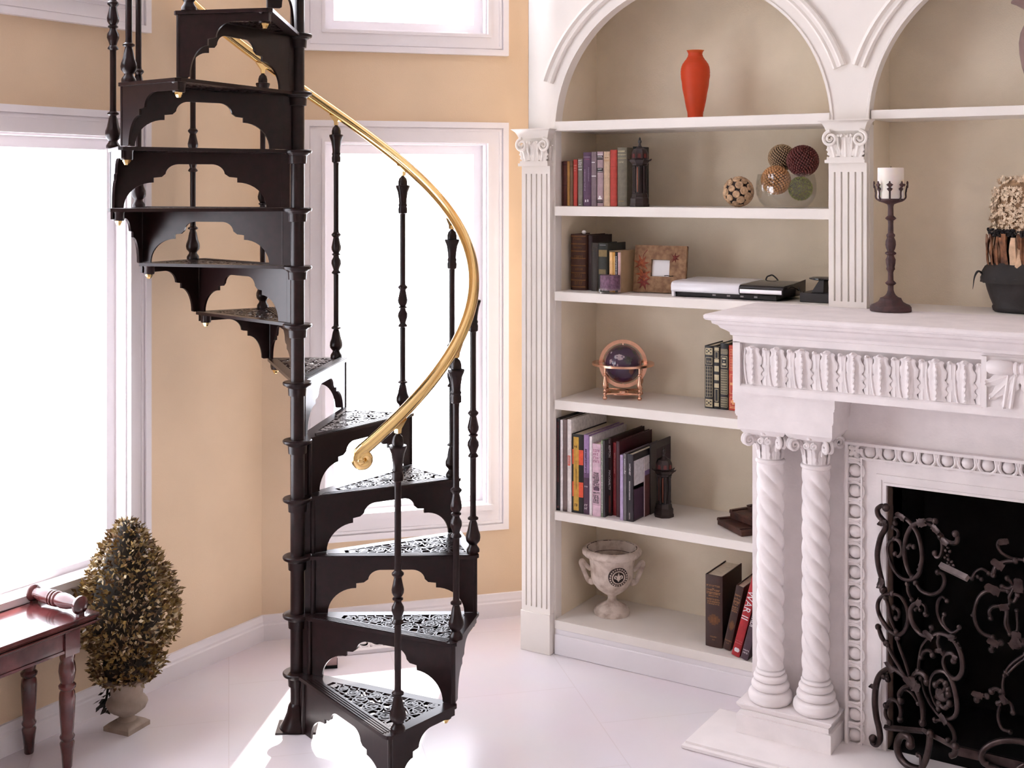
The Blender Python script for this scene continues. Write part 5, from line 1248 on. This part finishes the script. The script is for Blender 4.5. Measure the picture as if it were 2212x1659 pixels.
def q2(x, z): return cm_ + tx * (x * rm) + tz * (z * rm) + cn * .0052
b.loft([[q2(-.03, -.42) , q2(.03, -.42), q2(.03, -.42) + cn * .002, q2(-.03, -.42) + cn * .002], [q2(-.11, -.02), q2(.11, -.02), q2(.09, -.02) + cn * .002, q2(-.09, -.02) + cn * .002], [q2(-.12, .18), q2(.12, .18), q2(.1, .18) + cn * .002, q2(-.1, .18) + cn * .002], [q2(-.01, .52), q2(.01, .52), q2(.01, .52) + cn * .002, q2(-.01, .52) + cn * .002]])
for s in (-1, 1): b.tube(smooth_path([q2(s * .05, -.30), q2(s * .12, -.02), q2(s * .26, .20), q2(s * .40, .12), q2(s * .38, -.06), q2(s * .28, -.04)], 5), .0024, 8)
b.tube([q2(-.24, -.16), q2(.24, -.16)], .0022, 8)
b.build('fleur_de_lis', M_urn, med)

GB = 'volumes leaning on the bottom shelf'
BR = srgb(58, 34, 28)
def refbook(lab, u0, u1, vt, vb, y, d, col, decos, lean, h=None):
    xa_, xb_ = ux(u0, vb, y), ux(u1, vb, y); s_ = scale_at((xa_, y, .3))
    return book(lab, xa_, y, s6, xb_ - xa_ - .0008, (vb - vt) * s_, d, col, decos, GB, lean=lean, round_=.07, rough=.45)
GT = srgb(176, 128, 84)
dec = [('glyph', .845, .006, GT, .1, .88), ('bar', .815, .822, GT, .42, .55), ('glyph', .785, .006, GT, .1, .88), ('bar', .762, .768, GT, .08, .9), ('glyph', .735, .006, GT, .1, .88), ('glyph', .705, .004, GT, .2, .8), ('glyph', .655, .006, GT, .1, .9), ('glyph', .625, .005, GT, .14, .88), ('glyph', .595, .005, GT, .14, .88),
       ('bar', .33, .44, srgb(104, 64, 34), .26, .78), ('bar', .31, .46, srgb(104, 64, 34), .40, .62), ('bar', .36, .41, srgb(104, 64, 34), .16, .88), ('bar', .35, .42, srgb(140, 92, 48), .38, .64)]
refbook('upright brown reference volume with gilt titles and a gold emblem on the bottom shelf', 1523, 1560, 1243, 1397, 4.105, .19, BR, dec + [('htext', 'VOLUME I', .145, .0042, GT, .5), ('htext', 'A-K', .105, .0042, GT, .5)], 0)
refbook('brown reference volume leaning right behind the red book on the bottom shelf', 1561.2, 1577.5, 1259, 1404, 4.100, .19, BR, dec + [('htext', 'VOLUME II', .145, .0042, GT, .5), ('htext', 'L-Z', .105, .0042, GT, .5)], 12.5)
refbook('red book titled WAR II leaning against the fireplace side on the bottom shelf', 1579.5, 1597.2, 1222, 1419, 4.060, .18, srgb(168, 32, 40), [('vtext', 'WAR II', .60, .0245, WH, .46), ('glyph', .17, .004, srgb(214, 120, 120), .12, .9), ('glyph', .145, .004, srgb(214, 120, 120), .12, .9), ('bar', .05, .095, WH, .28, .76), ('bar', .06, .085, WH, .2, .84)], 15.0)
refbook('dark plum book with white lettering leaning behind the fireplace column on the bottom shelf', 1599.2, 1615, 1230, 1426, 4.047, .18, srgb(74, 54, 64), [('vtext', 'LEAVADI', .50, .013, WH, .35), ('vglyph', .66, .82, .005, WH, .30), ('glyph', .10, .005, WH, .1, .9), ('glyph', .07, .005, WH, .15, .85)], 15.0)

# ------------------------------------------------------------------ on the mantel: candlestick and dried flower planter
M_rust = mat('rusty_brown_iron', srgb(66, 42, 42), .6, var=.35, scale=50, bump=.35, bscale=130)
zm = 1.3795
pc_ = at_z(1924, 672, zm); sc2 = scale_at(pc_)
o = thing('candlestick', 'tall rusty iron candlestick with a leafy crown cup on the mantel', 'candlestick', (pc_.x, pc_.y, zm + EP))
Zc = lambda v: (673 - v) * sc2
pr = [(43, 673), (43.5, 671), (43, 664), (40, 660), (33, 657), (26, 653), (23, 648), (22, 645), (16, 643), (11, 639), (8, 634), (6.2, 628), (6, 622), (6, 618), (9, 616), (12, 613), (9, 610), (6, 607), (5.6, 590), (7, 586), (9, 583), (8, 578), (9.5, 570), (10, 562), (7.5, 556), (6.5, 553), (11, 550), (11, 547), (6.5, 544), (9, 538), (10.5, 530), (10, 522), (7, 514), (9, 511), (9, 508), (6, 505), (5.6, 485), (6, 478), (9, 476), (12, 473), (9, 470), (6, 467), (5.6, 448), (7, 443), (14, 440), (24, 437), (28, 434), (28, 431), (0, 431)]
b = MB(); b.lathe([(r * sc2, Zc(v)) for r, v in pr], 28, rfun=lambda a, z: 1 + (.07 * math.cos(7 * a) if Zc(585) < z < Zc(510) else 0)); b.build('stem', M_rust, o, angle=40)
for k in range(8):
    a = 2 * PI * k / 8 + .2; d = Vector((math.cos(a), math.sin(a), 0)); t_ = Vector((-d.y, d.x, 0)); b = MB()
    b.tube(smooth_path([d * 26 * sc2 + Vector((0, 0, Zc(434))), d * 31 * sc2 + Vector((0, 0, Zc(428))), d * 31 * sc2 + Vector((0, 0, Zc(418))), d * 34 * sc2 + Vector((0, 0, Zc(402)))], 5), .0030, 6)
    for z_, w_ in ((412, 6.5), (403, 7.5)):
        c = d * (31.5 * sc2 + (412 - z_) * .3 * sc2) + Vector((0, 0, Zc(z_)))
        b.loft([[c + t_ * (-w_ * sc2) + Vector((0, 0, .004)), c + Vector((0, 0, -.008)), c + t_ * (w_ * sc2) + Vector((0, 0, .004)), c + Vector((0, 0, .011))], [c + d * .003 + t_ * (-w_ * .8 * sc2) + Vector((0, 0, .004)), c + d * .003 + Vector((0, 0, -.006)), c + d * .003 + t_ * (w_ * .8 * sc2) + Vector((0, 0, .004)), c + d * .003 + Vector((0, 0, .009))]])
    b.sphere(d * 34.5 * sc2 + Vector((0, 0, Zc(397))), .0048, 8, 6, (.7, .7, 1.4)); b.build('crown_leaf', M_rust, o, angle=40)
M_wax = mat('ivory_wax', srgb(240, 232, 222), .5, var=.02, scale=20); bs = M_wax.node_tree.nodes['Principled BSDF']; bs.inputs['Subsurface Weight'].default_value = .4; bs.inputs['Subsurface Radius'].default_value = (.03, .02, .012); bs.inputs['Subsurface Scale'].default_value = .3
co = thing('pillar_candle', 'ivory pillar candle standing in the candlestick cup', 'candle', (pc_.x, pc_.y, zm + EP * 2 + Zc(431)))
b = MB(); b.lathe([(27.2 * sc2, 0), (27.4 * sc2, .003), (27.4 * sc2, 65 * sc2), (26.8 * sc2, 66.5 * sc2), (22 * sc2, 66 * sc2), (0, 65.5 * sc2)], 36); b.build('wax', M_wax, co)
b = MB(); b.tube([(0, 0, 65 * sc2), (.0006, 0, 70 * sc2)], .0009, 6); b.build('wick', M_black, co)

pp = Vector((-.682, 4.165, zm + EP)); sp = scale_at(pp)
M_pot = mat('charcoal_stoneware', srgb(38, 34, 34), .6, var=.35, scale=22, bump=.3, bscale=70)
o = thing('dried_flower_arrangement', 'dried cream flowers and bark reeds in a charcoal planter on the mantel', 'flower arrangement', pp)
Zp = lambda v: (679 - v) * sp
E_ = Matrix.Diagonal((1, .62, 1, 1))
b = MB(); b.lathe([(r * sp, Zp(v)) for r, v in [(0, 679), (62, 679), (66, 676), (68, 668), (66, 664), (72, 650), (78, 632), (82, 616), (88, 612), (90, 606), (86, 602), (80, 602), (74, 606), (0, 610)]], 40, M=E_); b.build('planter', M_pot, o, angle=40)
b = MB()
for s in (-1, 1): b.tube(smooth_path([Vector((s * 80 * sp, -.02, Zp(604))), Vector((s * 92 * sp, -.025, Zp(592))), Vector((s * 100 * sp, -.03, Zp(604))), Vector((s * 104 * sp, -.03, Zp(632)))], 5), [.016, .016, .015, .014, .013, .012, .011, .010, .009, .008, .007, .006, .005, .004, .003, .001], 8, flat=.25)
b.lathe([(91 * sp, Zp(616)), (92 * sp, Zp(606)), (88 * sp, Zp(592)), (80 * sp, Zp(580)), (70 * sp, Zp(572)), (60 * sp, Zp(580))], 48, M=E_, caps=False, rfun=lambda a, z: 1 + .035 * math.sin(9 * a + z * 60) + .02 * math.sin(23 * a))
b.build('draped_leaf', mat('withered_black_leaf', srgb(34, 30, 28), .7, var=.3), o, angle=50)
M_reed = mat('bark_reed', srgb(150, 100, 66), .8, var=.35, scale=40, col2=srgb(82, 52, 38)); M_reed2 = mat('pale_reed', srgb(206, 172, 140), .8, var=.2, scale=40)
rp = random.Random(5)
for m, cnt, nm in ((M_reed, 70, 'bark_reeds'), (M_reed2, 34, 'pale_reeds')):
    b = MB()
    for k in range(cnt):
        a = rp.uniform(0, 2 * PI); q = (66 + rp.uniform(-8, 8)) * sp; c = Vector((q * math.cos(a), .62 * q * math.sin(a), 0)); t_ = Vector((-math.sin(a), math.cos(a), 0)); w_ = rp.uniform(2.5, 8) * sp
        z0_, z1_ = Zp(rp.uniform(600, 575)), Zp(rp.uniform(520, 508)); vs = []
        for j in range(5):
            f = j / 4; off = c * (1 + .08 * math.sin(f * 3 + k)); wj = w_ * (1 - .5 * f * rp.random()); vs += [off - t_ * wj + Vector((0, 0, z0_ + (z1_ - z0_) * f)), off + c.normalized() * .003 + Vector((0, 0, z0_ + (z1_ - z0_) * f)), off + t_ * wj + Vector((0, 0, z0_ + (z1_ - z0_) * f))]
        b.add(vs, [q for j in range(4) for q in ((3 * j, 3 * j + 1, 3 * j + 4, 3 * j + 3), (3 * j + 1, 3 * j + 2, 3 * j + 5, 3 * j + 4))])
    tag(b.build(nm, m, o), kind='stuff')
b = MB(); b.lathe([(52 * sp, Zp(605)), (54 * sp, Zp(515)), (0, Zp(512))], 24, M=E_); b.build('moss_core', M_black, o)
b = MB()
for k in range(520):
    a = rp.uniform(0, 2 * PI); q = (70 + rp.uniform(-7, 7)) * sp; b.ball(Vector((q * math.cos(a), .62 * q * math.sin(a), Zp(rp.uniform(514, 500)))), rp.uniform(.003, .006))
tag(b.build('dark_berry_band', mat('black_berries', srgb(30, 26, 28), .5, var=.3), o), kind='stuff')
b = MB(); b.lathe([(58 * sp, Zp(512)), (60 * sp, Zp(450)), (54 * sp, Zp(410)), (40 * sp, Zp(394)), (0, Zp(390))], 24, M=E_); b.build('foam_dome', mat('cream_brown_foam', srgb(150, 120, 90), .9, var=.3, scale=60), o)  # mottled cream-brown dome that carries the blossoms
b = MB()
for k in range(1700):
    a = rp.uniform(0, 2 * PI); f = rp.random(); z_ = Zp(506 - 114 * f); q = (66 - 10 * f ** 3 + rp.uniform(-3, 6)) * sp if f < .86 else rp.uniform(10, 58) * sp
    if f >= .86: z_ = Zp(392 + rp.uniform(-6, 8))
    c = Vector((q * math.cos(a), .62 * q * math.sin(a), z_)); n_ = Vector((math.cos(a) + rp.uniform(-.6, .6), math.sin(a) + rp.uniform(-.6, .6), rp.uniform(-.3, .9))).normalized(); t_ = n_.orthogonal().normalized(); u_ = n_.cross(t_); r_ = rp.uniform(.005, .0095)
    vs = [c]; 
    for i in range(10): rr_ = r_ * (1 if i % 2 == 0 else .45); vs.append(c + (t_ * math.cos(i * PI / 5) + u_ * math.sin(i * PI / 5)) * rr_ + n_ * (.002 if i % 2 == 0 else 0))
    b.add(vs, [(0, 1 + i, 1 + (i + 1) % 10) for i in range(10)])
tag(b.build('cream_blossoms', mat('cream_petal', srgb(226, 204, 176), .8, var=.12, scale=120), o, merge=False), kind='stuff')

# ------------------------------------------------------------------ window bench
zb = .462
o = thing('window_bench', 'mahogany window bench with turned legs and a rolled end under the left window', 'bench', (-3.24, 1.95, 0))
BX0, BX1, BY0, BY1 = -3.362, -3.098, 1.02, 2.548
lx = lambda x: x + 3.24
ly = lambda y: y - 1.95
def bb_(b, x0, x1, y0, y1, z0, z1): b.box(lx(x0), lx(x1), ly(y0), ly(y1), z0, z1)
b = MB()
for of, z0, z1 in ((.0, zb - .014, zb), (-.004, zb - .020, zb - .014), (.003, zb - .026, zb - .020), (-.008, zb - .034, zb - .026)): bb_(b, BX0 + .002, BX1 + of, BY0 - of, BY1 + of, z0, z1)
b.build('seat_top', M_maho, o, bevel=.003, merge=False)
b = MB()
for (x0, x1, y0, y1) in ((BX1 - .055, BX1 - .03, BY0 + .05, BY1 - .05), (BX0 + .01, BX0 + .03, BY0 + .05, BY1 - .05), (BX0 + .03, BX1 - .055, BY1 - .07, BY1 - .05), (BX0 + .03, BX1 - .055, BY0 + .05, BY0 + .07)): bb_(b, x0, x1, y0, y1, zb - .095, zb - .034)
bb_(b, BX1 - .052, BX1 - .026, BY0 + .05, BY1 - .05, zb - .100, zb - .092)
b.build('apron', M_maho, o, merge=False)
for (x, y) in ((-3.147, 2.465), (-3.330, 2.465), (-3.147, 1.10), (-3.330, 1.10)):
    b = MB(); q = .026 if x > -3.2 else .024; bb_(b, x - q, x + q, y - q, y + q, zb - .112, zb - .034)
    L = zb - .112
    pr = [(.013, 0), (.015, .004), (.017, .040), (.020, .062), (.022, .078), (.018, .085), (.022, .093), (.0225, .098), (.018, .106), (.019, .115), (.022, .16), (.0245, .215), (.023, .232), (.019, .240), (.0255, .247), (.026, .254), (.019, .262), (.0225, .275), (.026, .298), (.024, .318), (.020, .330), (.023, L - .010), (.023, L)]
    b.lathe(pr, 24, (lx(x), ly(y), 0)); b.build('leg', M_maho, o, angle=40)
b = MB(); T = Matrix.Translation((lx(-3.355), ly(2.497), zb + .030)) @ Matrix.Rotation(R_(90), 4, 'Y')
b.lathe([(.0, 0), (.024, 0), (.027, .004), (.025, .012), (.017, .018), (.016, .026), (.021, .05), (.023, .075), (.021, .088), (.024, .091), (.024, .096), (.020, .099), (.0245, .103), (.0245, .109), (.020, .112), (.024, .117), (.024, .122), (.020, .127), (.024, .148), (.022, .172), (.016, .198), (.015, .208), (.023, .216), (.028, .224), (.028, .232), (.020, .236), (0, .237)], 28, M=T)
b.build('rolled_end', M_maho, o, angle=40)
for x in (-3.350, -3.128):
    b = MB(); bb_(b, x - .008, x + .008, 2.487, 2.507, zb, zb + .010); b.build('roll_block', M_maho, o)

# ------------------------------------------------------------------ topiary
pt = Vector((-3.214, 2.752, 0)); stp = scale_at(pt)
M_urn2 = mat('taupe_stoneware', srgb(150, 134, 120), .7, var=.15, scale=18, bump=.15, bscale=90)
o = thing('potted_topiary', 'cone-shaped dried boxwood topiary in a small taupe urn beside the window bench', 'topiary', pt)
Zt = lambda v: (1584 - v) * stp
T = Matrix.Rotation(R_(8), 4, 'Z')
b = MB(); q = .052; b.box(-q, q, -q, q, 0, .014, T)
b.loft([[T @ Vector((sx * r, sy * r, z)) for sx, sy in ((-1, -1), (1, -1), (1, 1), (-1, 1))] for r, z in ((q, .014), (.040, .024), (.032, .028))])
b.lathe([(.032, .026), (.026, .034), (.023, .042), (.030, .047), (.044, .055), (.060, .068), (.066, .082), (.063, .094), (.054, .102), (.051, .110), (.053, .130), (.058, .148), (.070, .158), (.084, .166), (.087, .172), (.080, .175), (.070, .172), (0, .165)], 36, rfun=lambda a, z: 1 + (.03 * math.cos(14 * a) if .05 < z < .1 else 0))
b.build('urn', M_urn2, o, angle=40)
FP = [(.155, .070), (.178, .104), (.205, .116), (.230, .113), (.248, .100), (.258, .097), (.280, .130), (.315, .160), (.360, .172), (.410, .167), (.46, .149), (.52, .122), (.575, .092), (.62, .066), (.655, .042), (.680, .012)]
b = MB(); b.lathe([(r * .66, z) for z, r in FP], 24); b.build('twig_core', mat('dark_twigs', srgb(34, 26, 16), .9, var=.4, scale=50), o, angle=60)
M_lf = [mat('dried_leaf_%s' % n, c, .45, var=.3, scale=60, col2=c2) for n, c, c2 in (('olive', srgb(150, 122, 68), srgb(104, 82, 42)), ('brown', srgb(120, 88, 52), srgb(76, 54, 32)), ('pale', srgb(206, 190, 160), srgb(176, 156, 116)))]
b = MB(); rl_ = random.Random(9); cum = []; tot = 0
for (z0, r0), (z1, r1) in zip(FP, FP[1:]): tot += (r0 + r1) * math.hypot(z1 - z0, r1 - r0); cum.append(tot)
for k in range(5200):
    x = rl_.random() * tot; i = next(j for j, c_ in enumerate(cum) if c_ >= x); f = rl_.random(); (z0, r0), (z1, r1) = FP[i], FP[i + 1]
    a = rl_.uniform(0, 2 * PI); r = (r0 + (r1 - r0) * f) * rl_.uniform(.76, 1.02) * (1 + .06 * math.sin(5 * a + 20 * z0)); z = z0 + (z1 - z0) * f
    out = Vector((math.cos(a), math.sin(a), 0)); d = (out * rl_.uniform(.4, 1.2) + Vector((0, 0, rl_.uniform(-.3, 1.1))) + Vector((rl_.uniform(-.6, .6), rl_.uniform(-.6, .6), 0))).normalized()
    s_ = d.cross(Vector((rl_.uniform(-1, 1), rl_.uniform(-1, 1), rl_.uniform(-1, 1)))).normalized(); n_ = s_.cross(d); L = rl_.uniform(.016, .027); w_ = L * rl_.uniform(.19, .29); c = out * r + Vector((0, 0, z))
    b.mi = 0 if rl_.random() < .52 else (1 if rl_.random() < .72 else 2)
    b.add([c, c + d * L * .45 + s_ * w_ + n_ * .0015, c + d * L * .5, c + d * L * .45 - s_ * w_ + n_ * .0015, c + d * L + n_ * .002], [(0, 1, 2), (0, 2, 3), (1, 4, 2), (2, 4, 3)])
b.v = [(min(x, XA + .012 - 0) if False else max(x, XA + .004 - pt.x), y, z) for x, y, z in b.v]
b.build('foliage', M_lf, o, merge=False, angle=180)
b = MB(); rl_ = random.Random(4)
for k in range(46):
    c = Vector((-.055 + rl_.uniform(-.022, .018), -.030 + rl_.uniform(-.02, .02), rl_.uniform(.06, .15))); d = Vector((rl_.uniform(-1, .4), rl_.uniform(-1, .6), rl_.uniform(-1, -.1))).normalized(); s_ = d.orthogonal().normalized(); L = rl_.uniform(.018, .034); w_ = L * .24
    b.add([c, c + d * L * .5 + s_ * w_, c + d * L, c + d * L * .5 - s_ * w_], [(0, 1, 2, 3)])
b.tube(smooth_path([(-.03, -.02, .165), (-.052, -.028, .15), (-.058, -.034, .10), (-.066, -.04, .055)], 5), .004, 6)
b.build('hanging_bow', mat('dark_withered_ribbon', srgb(30, 26, 24), .6, var=.2), o, merge=False)

# ------------------------------------------------------------------ behind the stairs, on the floor
g0 = at_z(732, 1418, 0); g1 = at_z(905, 1401, 0); gd = (g1 - g0); gl = gd.length; gd.normalize()
o = thing('floor_grille', 'low white pierced grille lying on the floor behind the staircase', 'grille', (g0.x, g0.y, EP), math.atan2(gd.y, gd.x))
b = MB(); w_ = .17
for a in ((0, gl, 0, .028), (0, gl, w_ - .028, w_), (0, .03, .028, w_ - .028), (gl - .03, gl, .028, w_ - .028)): b.box(a[0], a[1], a[2], a[3], 0, .014)
b.build('grille_frame', M_trim, o, merge=False)
b = MB(); b.box(.002, gl - .002, .002, w_ - .002, .0, .002); b.build('dark_tray', M_black, o)
b = MB(); n = 5; p_ = (gl - .06) / n
for k in range(n):
    c = Vector((.03 + p_ * (k + .5), w_ / 2, .009))
    b.tube([c + Vector((p_ * .46 * math.cos(2 * PI * i / 20), .045 * math.sin(2 * PI * i / 20), 0)) for i in range(20)], .0055, 6, closed=True)
    b.sphere(c, .014, 10, 6, (1, 1, .4))
    for s in (-1, 1):
        b.tube([c + Vector((p_ * .5, 0, 0)), c + Vector((p_ * .3, s * .057, 0))], .005, 6); b.tube([c - Vector((p_ * .5, 0, 0)), c + Vector((-p_ * .3, s * .057, 0))], .005, 6)
b.build('pierced_pattern', M_trim, o)
q = at_z(716, 1444, 0)
o = thing('small_box', 'small taupe box on a dark base on the floor behind the staircase column', 'box', (q.x, q.y, EP), YAW + R_(8))
b = MB(); b.box(-.030, .020, 0, .07, .010, .058); b.build('box_body', mat('taupe_card', srgb(150, 124, 122), .7), o, bevel=.001)
b = MB(); b.box(-.032, .022, -.003, .073, 0, .010); b.build('dark_base', M_black, o)
